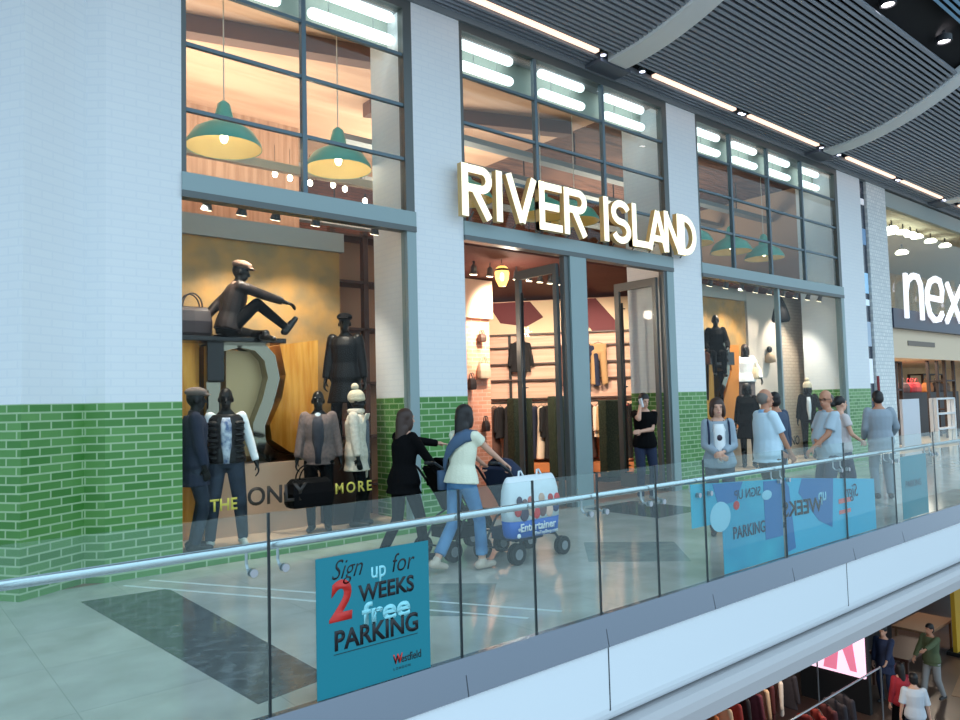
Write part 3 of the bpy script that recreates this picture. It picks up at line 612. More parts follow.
j, K = person('balding man in light blue short sleeved shirt seen from behind in profile', 'person', (8.46, 4.72, 0), -2.1, 1.66,
    dict(belly=.055, lean=-.02, headyaw=-.05, headpitch=-.08, handR=(.16, .24, .88), elbR=(.4, -1, -.3), handL=(-.16, .24, .95), elbL=(-.4, -1, -.3), curlR=.5), skin_t,
    dict(trousers=(mat('khaki_dark', (92, 92, 84), .8), .016, -.01, .014), tops=[('shirt', blueshirt, .032, .85, -.12, .50, .10)], collar=mat('collar_blue', (140, 186, 224), .8), shoes=shoe_d, hair=(hair_g, 'bald'), face=1))
j, K = person('man in a dark navy top standing behind the man in the light blue shirt', 'person', (9.9, 5.35, 0), -.2, 1.62,
    dict(lean=.02, headyaw=-.6), skin_t, dict(trousers=(navy, .01, -.01, .01), tops=[('jumper', mat('slate_jumper', (70, 84, 106), .85), .026, 1.9, -.08, .50, .03)], shoes=shoe_d, hair=(hair_b, 'short')))
j, K = person('man in grey polo shirt and spectacles with folded arms facing left', 'person', (9.36, 4.38, 0), .95, 1.63,
    dict(belly=.06, lean=.0, headyaw=.55, headpitch=-.1, handR=(-.06, .21, 1.06), elbR=(.8, .1, -.8), palmR=(0, -1, 0), handL=(-.15, .30, .98), elbL=(-.5, -.6, -.6), palmL=(0, -1, 0)), skin_t,
    dict(trousers=(mat('stone_trousers', (70, 78, 92), .8), .016, -.01, .014), tops=[('polo_shirt', greypolo, .030, .8, -.12, .50, .08)], collar=mat('collar_grey', (150, 172, 190), .8), shoes=shoe_d, hair=(hair_gd, 'bald'), face=1, glasses=black))
j, K = person('woman with tied dark hair and pale T-shirt standing behind the man in the grey polo', 'person', (10.5, 4.75, 0), -2.2, 1.55,
    dict(fem=1, headyaw=.0, handR=(.12, .26, 1.02), elbR=(.6, -.6, -.5), handL=(-.2, .1, .85)), skin_m,
    dict(trousers=(navy, .006, -.01, .004), tops=[('t_shirt', mat('pale_pink_cloth', (206, 196, 196), .85), .024, .55, -.08, .49, .06)], shoes=shoe_d, hair=(hair_b, 'tied')))
j, K = person('man in pale grey suit jacket leaning on the handrail with his back turned', 'person', (11.75, 4.72, 0), -.95, 1.60,
    dict(lean=.06, headpitch=-.3, handR=(.24, .30, 1.0), elbR=(.5, -1, -.2), handL=(-.20, .22, .95), elbL=(-.3, -1, -.3)), skin_t,
    dict(trousers=(mat('suit_trousers', (130, 142, 152), .8), .014, -.01, .012), tops=[('jacket', suit, .034, 1.9, -.22, .50, .05)], shoes=shoe_d, hair=(hair_b, 'short')))
# ---------------------------------------------------------------- mannequins in the left window
grp = None
MZ = .12
def mannequin(label, loc, rz, H, pose, wear, **k): return person(label, 'mannequin', loc, rz, H, pose, mann, wear, name='mannequin', **k)
darkj = mat('dark_denim', (30, 40, 56), .8, noise=(9, (44, 56, 74))); puff = mat('black_quilted', (20, 16, 16), .35, spec=.3); tee = mat('white_print_tee', (214, 220, 228), .8, noise=(14, (70, 96, 140)))
tr_d = mat('trainer_white', (214, 214, 210), .5)
p, K = mannequin('black mannequin in quilted body warmer, white long sleeves and dark jeans', (3.03, 7.97, MZ), PI-.35, 1.70,
    dict(handR=(.33, .06, .82), handL=(-.33, .06, .84), footR=(.17, .05, .08), footL=(-.17, -.02, .08)),
    dict(trousers=(darkj, .016, -.01, .012), tops=[('long_sleeve_shirt', white_c, .018, 1.92, -.06, .50, .03), ('body_warmer', puff, .045, 0, -.03, .50, .03)], front=(tee, .06, .05, -.03), shoes=tr_d))
V = K['V']
for q in (-1, 1):
    for i in range(7):
        MB().ell(V(K['P']+Vector((q*.125, .075, .03+i*.062))), (.07, .07, .032)).build('quilted_panel', puff, p, smooth=True, shift=False)
blaz = mat('taupe_blazer', (118, 98, 92), .85, noise=(30, (100, 84, 80)))
p, K = mannequin('black mannequin in taupe blazer over a charcoal jumper carrying a holdall', (4.18, 8.05, MZ), PI-.55, 1.66,
    dict(handR=(.27, .08, .80), handL=(-.27, .02, .82)), dict(trousers=(blackc, .010, -.01, .006), tops=[('blazer', blaz, .030, 1.9, -.12, .49, .06)], front=(mat('charcoal_knit', (50, 50, 58), .9), .07, .036, -.1), shoes=shoe_d))
V = K['V']; MB().ell(V(K['Nk']+Vector((0, .075, -.06))), (.045, .03, .05)).build('white_neckline', white_c, p, smooth=True, shift=False)
coat = mat('cream_coat', (226, 214, 196), .85, noise=(25, (206, 192, 174)))
p, K = mannequin('black mannequin in cream coat, long scarf and bobble hat', (4.66, 7.99, MZ), -PI/2-.75, 1.64,
    dict(handR=(.24, .08, .80), handL=(-.25, .1, .80)), dict(trousers=(blackc, .008, -.01, .004), tops=[('coat', coat, .034, 1.9, -.22, .50, .06)], front=(mat('grey_shirt', (96, 100, 108), .9), .04, .045, -.2), shoes=shoe_d, beanie=mat('knit_beige', (214, 200, 172), .9, bump=(90, .5))))
V = K['V']
MB().tube([V(K['Nk']+Vector((.08*math.sin(a), .08*math.cos(a), .01))) for a in [i*PI/6 for i in range(13)]], .035, 10).build('scarf_loop', coat, p, smooth=True, shift=False)
for q, L in ((-1, .85), (1, .7)): MB().loft([[V(K['Nk']+Vector((q*.06+dx, .15+dy-.04*(z < -.1), z))) for dx, dy in ((-.045, -.012), (.045, -.012), (.045, .015), (-.045, .015))] for z in (-.02, -.15, -.4, -L)]).build('scarf_end', coat, p, smooth=False, shift=False, bevel=.01)
p, K = mannequin('black mannequin in navy coat and cap at the far left edge of the window', (2.69, 7.98, MZ), -PI/2-.25, 1.70,
    dict(handR=(.20, .1, .82), handL=(-.2, .05, .8)), dict(trousers=(darkj, .012, -.01, .01), tops=[('coat', mat('navy_coat', (30, 38, 60), .85), .034, 1.9, -.25, .50, .05)], shoes=shoe_d, flatcap=mat('cap_taupe', (120, 104, 96), .9)))
p, K = mannequin('black mannequin in hat and long black leather coat raised on the block behind the others', (4.78, 8.44, 1.04), PI-.75, 1.74,
    dict(handR=(.26, .05, .82), handL=(-.26, .05, .82)), dict(trousers=(blackc, .01, -.01, .006), tops=[('long_coat', mat('black_leather', (10, 10, 12), .4, spec=.2), .036, 1.92, -.35, .52, .10)], shoes=shoe_d, flatcap=blackc))
p, K = mannequin('black mannequin in leather jacket and flat cap sitting on the giant chrome letter', (3.20, 8.35, 2.42), -PI/2-.12, 1.74,
    dict(pelvis=(0, 0, .10), lean=.22, headyaw=-.35, headpitch=-.2, handR=(.14, .78, .36), elbR=(.6, 0, -.6), palmR=(0, 0, -1), handL=(-.12, -.32, .10), elbL=(-.5, -1, .2), palmL=(0, 0, -1),
         footR=(.08, .64, .13), kneedirR=(.1, .3, 1), footL=(.12, .40, .03), kneedirL=(-.9, .5, .0), toeR=(0, .55, .8), toeL=(.8, .3, -.1)),
    dict(trousers=(blackc, .006, -.01, .002), tops=[('leather_jacket', mat('brown_black_leather', (26, 20, 19), .4, noise=(12, (48, 38, 36)), spec=.25), .030, 1.9, -.06, .52, .03)], shoes=mat('boot_black', (16, 15, 15), .3), flatcap=mat('cap_brown', (112, 88, 74), .9), collar=mat('scarf_brown', (110, 84, 70), .9)))
# ================================================================== SHOP INTERIOR
WP = Vector((12.56, 11.34, 0)); WD = Vector((-.643, .766, 0)); WN = Vector((-.766, -.643, 0))   # oblique display wall, its run and the side it faces
def atW(x, y, off=0):
    d = ray(x, y); q = WP+WN*off; t = (q-Vector((0, 0, CH))).dot(WN)/d.dot(WN); return d*t+Vector((0, 0, CH))
plaster = mat('warm_plaster', (204, 172, 148), .7); peach = mat('peach_ceiling', (214, 176, 150), .7, noise=(1.2, (196, 154, 128), (.4, 3, 1)))
brownb = brick('brown_brick', (122, 72, 56), (96, 56, 44), (70, 42, 34), d=(1, 0), bump=.3)
struct(MB().box(1.0, 10.9, 8.4, 20, 7.0, 7.1).build('ceiling', peach))
brown_c = mat('brown_ceiling', (124, 84, 66), .8, noise=(2.4, (74, 44, 36), (.6, 5, 1)))
struct(MB().box(10.9, 18.8, 8.4, 20, 7.0, 7.1).build('ceiling', brown_c))
struct(MB().box(6.2, 18.68, 8.66, 20, 3.99, 4.05).build('ceiling', mat('red_brown_ceiling', (92, 46, 38), .8, noise=(1.5, (84, 40, 34)))))
struct(MB().box(.9, 1.0, 8.7, 20, 0, 7.1).build('wall_shop_left', plaster))
struct(MB().box(1.0, 6.4, 13.0, 13.1, 0, 7.0).build('wall_shop_back', mat('wood_panel', (206, 170, 144), .6, noise=(3, (176, 138, 112), (4, 1, .2)))))
struct(MB().box(6.4, 18.8, 15.5, 15.6, 3.9, 7.0).build('wall_shop_back', brownb))
struct(MB().box(18.7, 18.8, 8.64, 20, 0, 7.1).build('wall_shop_right', plaster))
for x0, y0, x1, y1 in ((2.6, 10.2, 6.2, 9.2), (6.8, 11, 10.5, 9.6)):
    struct(MB().prism([(x0, y0, 6.75), (x0, y0+.25, 6.75), (x1, y1+.25, 6.75), (x1, y1, 6.75)], (0, 0, .25)).build('trim_6', mat('ceiling_beam_brown', (116, 84, 72), .7)))
# back of the pillars inside, light shelf behind the top panes
def lightbox(x0, x1, lab):
    struct(MB().box(x0, x1, 8.2, 8.25, 6.41, 7.0).box(x0, x1, 7.8, 8.25, 7.0, 7.05).build('trim_7', mat('frosted_panel', (176, 186, 176), .6)))
    n = 0
    return
tube_m = mat('tube_light', (255, 255, 255), .4, emit=((245, 252, 255), 1.5))
for x0, x1 in ((2.46, 5.36), (6.15, 10.81), (11.69, 17.38)): lightbox(x0, x1, '')
tubes = [(2.6, 3.75, 'left window, left pane'), (4.1, 5.35, 'left window, right pane'), (6.45, 7.5, 'middle bay, left pane'), (8.05, 9.1, 'middle bay, centre pane'), (9.6, 10.68, 'middle bay, right pane'),
         (12.2, 13.1, 'right window, first pane'), (13.55, 14.5, 'right window, second pane'), (14.95, 15.9, 'right window, third pane'), (16.4, 17.28, 'right window, last pane')]
for a, b, l in tubes:
    t = thing('tube_light', 'twin fluorescent tube light behind the top glass of the %s' % l, 'tube light', ((a+b)/2, 8.06, 6.3), group='twin tube lights behind the top panes')
    for z in (6.43, 6.74): MB().cap((a+.07, 8.04, z), (b-.07, 8.04, z), .07, .07, 14).build('tube', tube_m, t, smooth=True)
    MB().box(b-.305, b-.295, 8.05, 8.07, 6.4, 7.0).box(a+.295, a+.305, 8.05, 8.07, 6.4, 7.0).build('hanger', mat('pale_metal', (190, 196, 190), .5), t)
# ---- green enamel pendant lamps
lampg = mat('green_enamel', (84, 176, 156), .3); lampi = mat('lamp_inside', (214, 190, 128), .5, emit=((250, 214, 130), .03)); bulb = mat('bulb', (255, 250, 230), .4, emit=((255, 236, 190), 9))
def lamp(x, y, z, label):
    t = thing('pendant_lamp', label, 'pendant lamp', (x, y, z), group='green enamel pendant lamps')
    MB().lathe((0, 0, 0), [(.46, 0), (.45, .06), (.36, .2), (.2, .3), (.12, .34), (.11, .42), (.075, .56), (.03, .6)], 36).build('shade', lampg, t, smooth=True, shift=False)
    MB().lathe((0, 0, 0), [(.452, .004), (.44, .055), (.35, .19), (.19, .29), (.02, .32)], 36).build('shade_lining', lampi, t, smooth=True, shift=False)
    MB().ell((0, 0, .13), (.05, .05, .07)).build('bulb', bulb, t, smooth=True, shift=False)
    MB().cyl((0, 0, .58), (0, 0, 7.0-z), .008, 6).build('cord', mat('cord_pale', (214, 208, 196), .6), t, shift=False)
    return t
L0 = lamp(3.42, 9.0, 4.86, 'left green pendant lamp in the upper left window')
for x, y, z, l in ((5.06, 9.05, 4.9, 'right green pendant lamp in the upper left window'), (7.45, 9.2, 4.86, 'green pendant lamp behind the first letter of the shop sign'), (9.2, 9.2, 4.86, 'green pendant lamp behind the fourth letter of the shop sign'),
                   (10.28, 9.4, 4.95, 'green pendant lamp behind the middle of the shop sign'), (13.6, 9.1, 4.86, 'first green pendant lamp from the left in the upper right window'), (15.15, 9.1, 4.86, 'second green pendant lamp in the upper right window'),
                   (16.6, 9.1, 4.86, 'third green pendant lamp in the upper right window')): 
    dup(L0, (x, y, z), label=l)
# ---- display stage, golden backdrop and giant letters in the left window
struct(MB().box(2.2, 5.36, FY+.3, 9.3, 0, .115).build('trim_8', mat('stage_beige', (186, 158, 136), .6)))
gold_back = mat('mottled_gold', (190, 142, 78), .45, .25, noise=(3.2, (150, 124, 84)), bump=(8, .3)); 
bk = thing('display_backdrop', 'mottled gold backdrop panel behind the left window mannequins', 'backdrop', (3.7, 9.1, .12))
MB().box(2.3, 5.05, 9.05, 9.12, .12, 3.72).build('panel', gold_back, bk); MB().box(2.3, 5.1, 9.0, 9.12, 3.72, 3.98).build('header_strip', mat('header_grey', (176, 170, 160), .6), bk)
pls = thing('display_plinth', 'beige plinth under the giant chrome and gold letters', 'plinth', (3.6, 8.8, .115))
MB().box(3.0, 4.42, 8.5, 8.98, .116, .93).build('body', mat('plinth_beige', (196, 166, 142), .6), pls)
gold = mat('polished_gold', (206, 132, 44), .3, .6, noise=(6, (226, 160, 70), (3, 1, .3))); chrome = mat('dark_chrome', (150, 144, 128), .06, 1)
gl = thing('giant_letter', 'giant chrome edged gold letter shape standing on the beige plinth', 'display letter', (3.6, 8.75, .93))
pathS = [(x, y) for x, y in ((222, 345), (240, 341), (258, 345), (270, 358), (274, 378), (268, 402), (259, 425), (260, 443), (270, 456), (286, 461), (304, 461))]
PS = [atY(x, y, 8.55) for x, y in pathS]
MB().ribbon([(p.x, 8.55, p.z) for p in PS], .15, (0, .38, 0), (0, 1, 0)).build('chrome_curve', chrome, gl)
pg = [(280, 345), (318, 340), (318, 458), (290, 452), (272, 440), (270, 425), (282, 398), (286, 375)]
MB().prism([tuple(atY(x, y, 8.6)) for x, y in pg], (0, .32, 0)).build('gold_block', gold, gl)
MB().prism([tuple(atY(x, y, 8.72)) for x, y in ((226, 350), (256, 352), (266, 372), (262, 400), (250, 425), (252, 456), (226, 456))], (0, .2, 0)).build('cream_panel', mat('cream_gold', (206, 176, 128), .4, .3), gl)
MB().box(2.48, 2.98, 8.66, 8.9, .116, 2.36).build('gold_block', gold, gl)
a0 = atY(216, 395, 8.45); a1 = atY(216, 343, 8.45)
MB().box(a0.x-.09, a0.x+.09, 8.52, 8.8, .93, a1.z).build('chrome_upright', chrome, gl, bevel=.03)
MB().box(a0.x-.1, a0.x+.1, 8.44, 8.5, 1.9, 2.45).build('black_insert', gloss_black, gl, bevel=.02)
MB().box(2.60, 3.90, 8.3, 8.8, 2.36, 2.42).build('top_shelf', gloss_black, gl, bevel=.01)
# bag beside the seated mannequin, holdall, tall block
def bag(name, label, loc, w, d, h, m, hand=True, rz=0, cat='bag', strap=None):
    t = thing(name, label, cat, loc, rz)
    MB().loft([[Vector((sx*w/2*k, sy*d/2*k2, z)) for sx, sy in ((-1, -1), (0, -1.15), (1, -1), (1.06, 0), (1, 1), (0, 1.15), (-1, 1), (-1.06, 0))] for z, k, k2 in ((0, .92, .9), (.04, 1, 1), (h*.5, 1.02, 1.05), (h*.85, .92, .8), (h, .8, .45))]).build('bag_body', m, t, smooth=False, bevel=.01, shift=False)
    if hand:
        for s in (-1, 1): MB().tube([(w*.28*math.cos(a)*-1, s*d*.2, h*.95+h*.5*math.sin(a)) for a in [PI*i/10 for i in range(11)]], .009, 8).build('handle', strap or m, t, smooth=True, shift=False)
    return t
bag('leather_bag', 'brown black leather bag beside the seated mannequin', (2.84, 8.5, 2.42), .40, .22, .34, mat('burgundy_leather', (34, 22, 24), .35))
MB0 = bag('holdall', 'black holdall held by the taupe blazer mannequin', (3.92, 7.80, .46), .5, .24, .32, blackc, True)
tb = thing('display_block', 'dark block under the raised mannequin in the long leather coat', 'display block', (4.7, 8.25, .12))
MB().box(4.48, 5.0, 8.27, 8.6, .116, 1.03).build('block', mat('dark_wood', (52, 34, 28), .4), tb)
# shelving seen between backdrop and pillar
sh = thing('display_shelving', 'dark brown shelving frame seen between the gold backdrop and the brick pillar', 'shelving', (5.6, 9.6, 0))
mb = MB()
for x in (5.2, 5.75, 6.3): mb.box(x-.04, x+.04, 9.5, 9.6, 0, 4.2)
for z in (.4, 1.1, 1.9, 2.7, 3.4, 4.1): mb.box(5.2, 6.3, 9.5, 9.9, z, z+.04)
mb.build('frame', mat('shelf_brown', (78, 50, 40), .6), sh); MB().box(5.2, 6.3, 9.9, 9.94, 0, 4.2).build('back_panel', mat('shelf_back', (170, 128, 98), .7), sh)
for i, (z, c, lab) in enumerate(((1.14, (150, 96, 76), 'tan leather handbag on the brown shelf behind the bobble hat'), (.44, (60, 40, 36), 'dark leather handbag on the lowest brown shelf'), (1.94, (86, 56, 46), 'brown leather handbag on the upper brown shelf'))):
    bag('handbag', lab, (5.5, 9.7, z), .32, .16, .26, mat('leather_%d' % i, c, .5))
# ---- lettering on the window glass
def glass_words(txt, x, y, size, m, label, w=1, bold=.02, sp=1, Y=FY+.03):
    p = atY(x, y, Y); o = text_mesh('window_lettering', txt, (p.x, Y, p.z), UX, UZ, size, m, None, bold=bold, depth=-.002, wscale=w, spacing=sp); tag(o, label, 'window lettering'); return o
yel = mat('vinyl_yellow', (206, 196, 84), .5)
glass_words('THE', 210, 512, .175, yel, 'small yellow word THE on the left window glass', .9)
glass_words('ONLY', 247, 506, .27, mat('vinyl_dark', (40, 32, 26), .4), 'large dark word ONLY on the left window glass', .95)
glass_words('MORE', 335, 494, .17, yel, 'small widely spaced yellow word MORE on the left window glass', .9, sp=1.35)
glass_words('NO', 791, 445, .26, MATS['vinyl_dark'], 'dark word NO on the right window glass', .9)
# ---- track spotlights over the displays
trk = mat('track_spot_grey', (96, 100, 104), .4, .4); lens = mat('spot_lens_warm', (255, 246, 220), .4, emit=((255, 236, 200), 7))
def spotlamp(name, label, loc, group, tilt=.35):
    t = thing(name, label, 'spotlight', loc, 0, group); d = Vector((0, math.sin(tilt), -math.cos(tilt)))
    MB().cyl((0, 0, .0), (0, 0, -.10), .012, 8).build('stem', trk, t, shift=False); c = Vector((0, 0, -.10))
    MB().tube([c-d*.03, c, c+d*.07, c+d*.13], [.035, .045, .048, .065], 14).build('lamp_head', trk, t, smooth=False, shift=False)
    MB().cyl(c+d*.125, c+d*.134, .055, 14).build('lens', lens, t, shift=False); return t
names = ['leftmost', 'second', 'third', 'fourth', 'rightmost']
T0 = None
for i, (x, y) in enumerate(((208, 214), (243, 212), (277, 224), (317, 226), (376, 238))):
    p = atY(x, y, 7.95)
    if T0 is None: T0 = spotlamp('track_spotlight', '', (p.x, 7.95, 3.99), 'track spotlights under the left transom')
    o = T0 if i == 0 else dup(T0, (p.x, 7.95, 3.99)); o['label'] = 'track spotlight above the left window display, %s of the five' % names[i]
tr = tag(MB().box(2.5, 5.3, 7.92, 7.98, 3.99, 4.03).build('lighting_track', trk), 'straight lighting track under the transom of the left window', 'lighting track')
T0 = None; nm = ['first', 'second', 'third', 'fourth', 'fifth', 'sixth', 'seventh', 'eighth', 'ninth', 'last']
for i in range(10):
    X = 12.0+i*.56
    if T0 is None: T0 = spotlamp('track_spotlight', '', (X, 8.0, 3.95), 'track spotlights under the right transom')
    o = T0 if i == 0 else dup(T0, (X, 8.0, 3.95)); o['label'] = 'track spotlight above the right window display, %s of ten from the left' % nm[i]
tag(MB().box(11.8, 17.3, 7.97, 8.03, 3.95, 3.99).build('lighting_track', trk), 'straight lighting track under the transom of the right window', 'lighting track')
# ---- oblique display wall with shelves and rails
def wpt(s, off, z): p = WP+WD*s+WN*off; return Vector((p.x, p.y, z))
def wbox(mb, s0, s1, o0, o1, z0, z1):
    vs = [wpt(s, o, z) for z in (z0, z1) for o in (o0, o1) for s in (s0, s1)]
    return mb.add(vs, [(0, 2, 3, 1), (4, 5, 7, 6), (0, 1, 5, 4), (2, 6, 7, 3), (0, 4, 6, 2), (1, 3, 7, 5)])
struct(wbox(MB(), -1.7, 6.2, -.1, 0, 0, 3.9).build('wall_display', mat('pine_boards', (222, 178, 154), .6, noise=(2, (204, 158, 134), (.3, .3, 9)))))
bw = thing('wall_shelf_unit', 'black framed wall shelving with pale boards at the back of the shop', 'shelving', wpt(2, .05, 0))
mb = MB()
for s in (-1.5, .1, 1.7, 3.35, 5.0): wbox(mb, s-.03, s+.03, .0, .06, 0, 3.1)
mb.build('uprights', black, bw)
mb = MB()
for z in (1.62, 2.05, 2.42, 2.8, 3.1): wbox(mb, -1.5, 5.0, .0, .10, z, z+.035)
mb.build('shelf_rails', mat('rail_brown', (70, 48, 40), .5), bw)
mb = wbox(MB(), -1.5, 5.0, .0, .7, .02, .22); mb.build('orange_plinth', mat('orange_wood', (196, 122, 74), .5), bw)
wr = MB().tube([wpt(-1.5, .35, 1.55), wpt(5.0, .35, 1.55)], .016, 8); wr.build('hanging_rail', black, bw, smooth=True)
# painted mural band over the shelves
mu = tag(wbox(MB(), -1.6, 5.2, .0, .02, 3.14, 3.88).build('wall_mural', mat('mural_cream', (220, 192, 158), .7)), 'cream and burgundy painted mural band over the wall shelving', 'mural')
burg = mat('mural_burgundy', (92, 30, 36), .7)
def wpoly(pts, o): return MB().prism([tuple(wpt(s, o, z)) for s, z in pts], WN*.01)
wpoly([(-.9, 3.14), (-.3, 3.88), (.5, 3.88), (.1, 3.5), (-.2, 3.14)], .021).build('burgundy_shape', burg, mu)
wpoly([(.9, 3.5), (1.2, 3.88), (2.2, 3.88), (1.9, 3.4), (1.3, 3.3)], .021).build('burgundy_shape', burg, mu)
wpoly([(2.8, 3.14), (2.9, 3.5), (3.4, 3.88), (4.4, 3.88), (3.7, 3.5), (3.5, 3.14)], .021).build('burgundy_shape', burg, mu)
# garments
def garment(name, label, m, group, kind='top'):
    t = thing(name, label, 'hanging garment', (0, 0, 0), 0, group)
    MB().tube([(0, 0, .0), (0, 0, -.05)], .004, 6).tube([(-.19, 0, -.13), (-.1, 0, -.08), (0, 0, -.05), (.1, 0, -.08), (.19, 0, -.13)], .007, 6).build('hanger', black, t, shift=False)
    mb = MB()
    if kind == 'top':
        rs = [(-.08, .07, .03), (-.13, .2, .05), (-.3, .21, .07), (-.6, .22, .07), (-.78, .24, .08)]
        mb.loft([[Vector((a*math.cos(2*PI*i/14), b*math.sin(2*PI*i/14), z)) for i in range(14)] for z, a, b in rs])
        for q in (-1, 1): mb.cap((q*.19, 0, -.16), (q*.27, .01, -.62), .055, .04)
    elif kind == 'long':
        rs = [(-.08, .07, .03), (-.13, .18, .05), (-.35, .16, .06), (-.8, .2, .08), (-1.25, .26, .1)]
        mb.loft([[Vector((a*math.cos(2*PI*i/14), b*math.sin(2*PI*i/14), z)) for i in range(14)] for z, a, b in rs])
    else:
        mb.loft([[Vector((.19*math.cos(2*PI*i/14), .06*math.sin(2*PI*i/14), z)) for i in range(14)] for z in (-.08, -.3)])
        for q in (-1, 1): mb.tube([(q*.09, 0, -.25), (q*.13, 0, -1.0)], [.09, .075], 10)
    mb.build('cloth', m, t, remesh=.02, sm=1, shift=False); return t
cols = {'black': (22, 21, 24), 'cream': (226, 200, 176), 'brown': (92, 62, 52), 'red': (170, 40, 42), 'navy': (34, 40, 62), 'tan': (178, 140, 96), 'grey': (120, 112, 112)}
wz = math.atan2(WD.y, WD.x)
rail_items = [(556, 'black', 'top'), (500, 'black', 'top'), (508, 'black', 'long'), (541, 'cream', 'long'), (549, 'black', 'long'), (564, 'red', 'top'), (590, 'brown', 'long'), (598, 'cream', 'top'), (606, 'black', 'long'), (624, 'brown', 'top'), (630, 'black', 'long'), (534, 'navy', 'long'), (575, 'grey', 'top'), (494, 'brown', 'long'), (545, 'black', 'top'), (585, 'black', 'long'), (601, 'tan', 'top'), (627, 'red', 'long')]
protos = {}
where = {494: 'at the edge of the pink brick pillar', 545: 'between the cream and black ones', 585: 'against the entrance post', 601: 'beside the cream top', 627: 'behind the right door frame', 556: 'beside the dark door edge', 500: 'leftmost on the rail, by the pink brick pillar', 508: 'second from the left on the rail', 541: 'seen through the left open door', 549: 'right of the cream one', 564: 'near the entrance post',
         590: 'just right of the entrance post', 598: 'pale top right of the entrance post', 606: 'left of the right door frame', 624: 'left of the man on the phone', 630: 'nearest the man on the phone', 534: 'between the two uprights of the left door', 575: 'partly hidden by the entrance post'}
for x, c, k in rail_items:
    p = atW(x, 400, .35); p.z = 1.545
    key = (c, k)
    if key not in protos: protos[key] = garment('hanging_garment', '', mat('cloth_'+c, cols[c], .9), 'clothes on the long wall rail', k); o = protos[key]
    else: o = dup(protos[key], p)
    o.location = p; o.rotation_euler = (0, 0, wz+1.2); o['label'] = '%s %s on the wall rail, %s' % (c, 'long garment' if k == 'long' else 'top', where[x])
for x, y, c, k, l in ((520, 338, 'black', 'top', 'black jacket displayed high on the pine wall, left of the open door frame'), (598, 340, 'tan', 'trousers', 'tan trousers displayed high on the pine wall right of the entrance post'), (566, 342, 'brown', 'trousers', 'brown trousers displayed high on the pine wall behind the door glass'), (590, 342, 'navy', 'trousers', 'dark trousers partly behind the tan pair on the pine wall')):
    p = atW(x, y, .16); o = garment('hanging_garment', l, mat('cloth_'+c, cols[c], .9), 'clothes displayed high on the wall', k); o.location = p; o.rotation_euler = (0, 0, wz)
hedge = mat('dark_hedge', (34, 44, 30), .9, noise=(30, (58, 66, 46)), bump=(40, .8))
for (xa, xb, yt, lab) in ((512, 531, 398, 'dark green hedge screen seen left of the left open door'), (553, 570, 396, 'dark green hedge screen behind the entrance post'), (604, 622, 400, 'dark green hedge screen left of the right open door')):
    hy = 10.4 if xa < 600 else 9.5; p = atY((xa+xb)/2, 470, hy); w = (atY(xb, 450, hy)-atY(xa, 450, hy)).x; z = atY((xa+xb)/2, yt, hy).z
    t = thing('hedge_screen', lab, 'hedge screen', (p.x, hy, 0)); MB().box(p.x-w/2, p.x+w/2, hy-.1, hy+.1, .08, z).build('hedge', hedge, t, bevel=.02); MB().box(p.x-w/2-.02, p.x+w/2+.02, hy-.14, hy+.14, 0, .08).build('base', black, t)
# pink brick pillar with bags
pinkb = brick('pink_brick', (226, 158, 132), (214, 140, 112), (232, 180, 156), d=(1, 0), bump=.5, rough=.6)
pA = atY(464, 400, 11.0).x; pB = atY(491, 400, 11.0).x
pil = struct(MB().box(pA-.6, pB, 11.0, 11.6, 0, 3.9).build('wall_pillar', pinkb))
zt = atY(478, 318, 10.9).z
MB().box(pA-.6, pB+.02, 10.9, 11.62, zt, zt+.75).build('boxed_head', plaster, pil)
for x, y, w, h, c, lab in ((481, 338, .14, .16, (70, 52, 46), 'small dark handbag high on the pink brick pillar'), (483, 371, .26, .30, (176, 156, 134), 'cream handbag hanging on the pink brick pillar'), (471, 384, .14, .22, (50, 40, 40), 'dark handbag at the left edge of the pink brick pillar'), (485, 426, .12, .2, (44, 36, 36), 'small dark bag low on the pink brick pillar')):
    p = atY(x, y, 10.93); b = bag('hanging_handbag', lab, (p.x, 10.9, p.z-h/2), w, .12, h, mat('bag_%d' % x, c, .5), cat='handbag')
# warm pendant lantern inside the entrance, ceiling spots of the sales floor
p = atY(502, 275, 9.2); t = thing('glass_lantern', 'small glowing amber glass lantern hanging inside the entrance', 'lantern', p)
MB().lathe((0, 0, 0), [(.0, -.2), (.06, -.19), (.11, -.08), (.125, .03), (.10, .12), (.06, .15)], 20).build('amber_glass', mat('amber_glass', (250, 200, 110), .2, emit=((255, 200, 110), 2.0), alpha=.6), t, smooth=True, shift=False)
MB().lathe((0, 0, 0), [(.13, .06), (.11, .10), (.05, .13), (.03, .16), (0, .17)], 20).build('metal_cap', mat('dark_bronze', (60, 50, 44), .4, .7), t, smooth=True, shift=False)
MB().ell((0, 0, -.03), (.035, .035, .07)).build('bulb', bulb, t, smooth=True, shift=False)
MB().cyl((0, 0, .2), (0, 0, 3.99-p.z), .006, 6).build('cord', black, t, shift=False)
bt = mat('bulb_white', (255, 250, 240), .4, emit=((255, 240, 215), 14))
k = 0
spots = [(474, 262), (490, 267), (516, 262), (529, 262), (550, 268), (473, 256), (560, 258), (540, 272)]
T0 = None
for x, y in spots:
    p = atY(x, y, 9.6); p.z = min(p.z, 3.84)
    if T0 is None: T0 = spotlamp('ceiling_spotlight', '', (p.x, 9.6, 3.99), 'small white spotlights on the sales floor ceiling', .1)
    o = T0 if k == 0 else dup(T0, (p.x, 9.6, 3.99)); k += 1
    o['label'] = 'small white spotlight among the track lights inside the entrance'
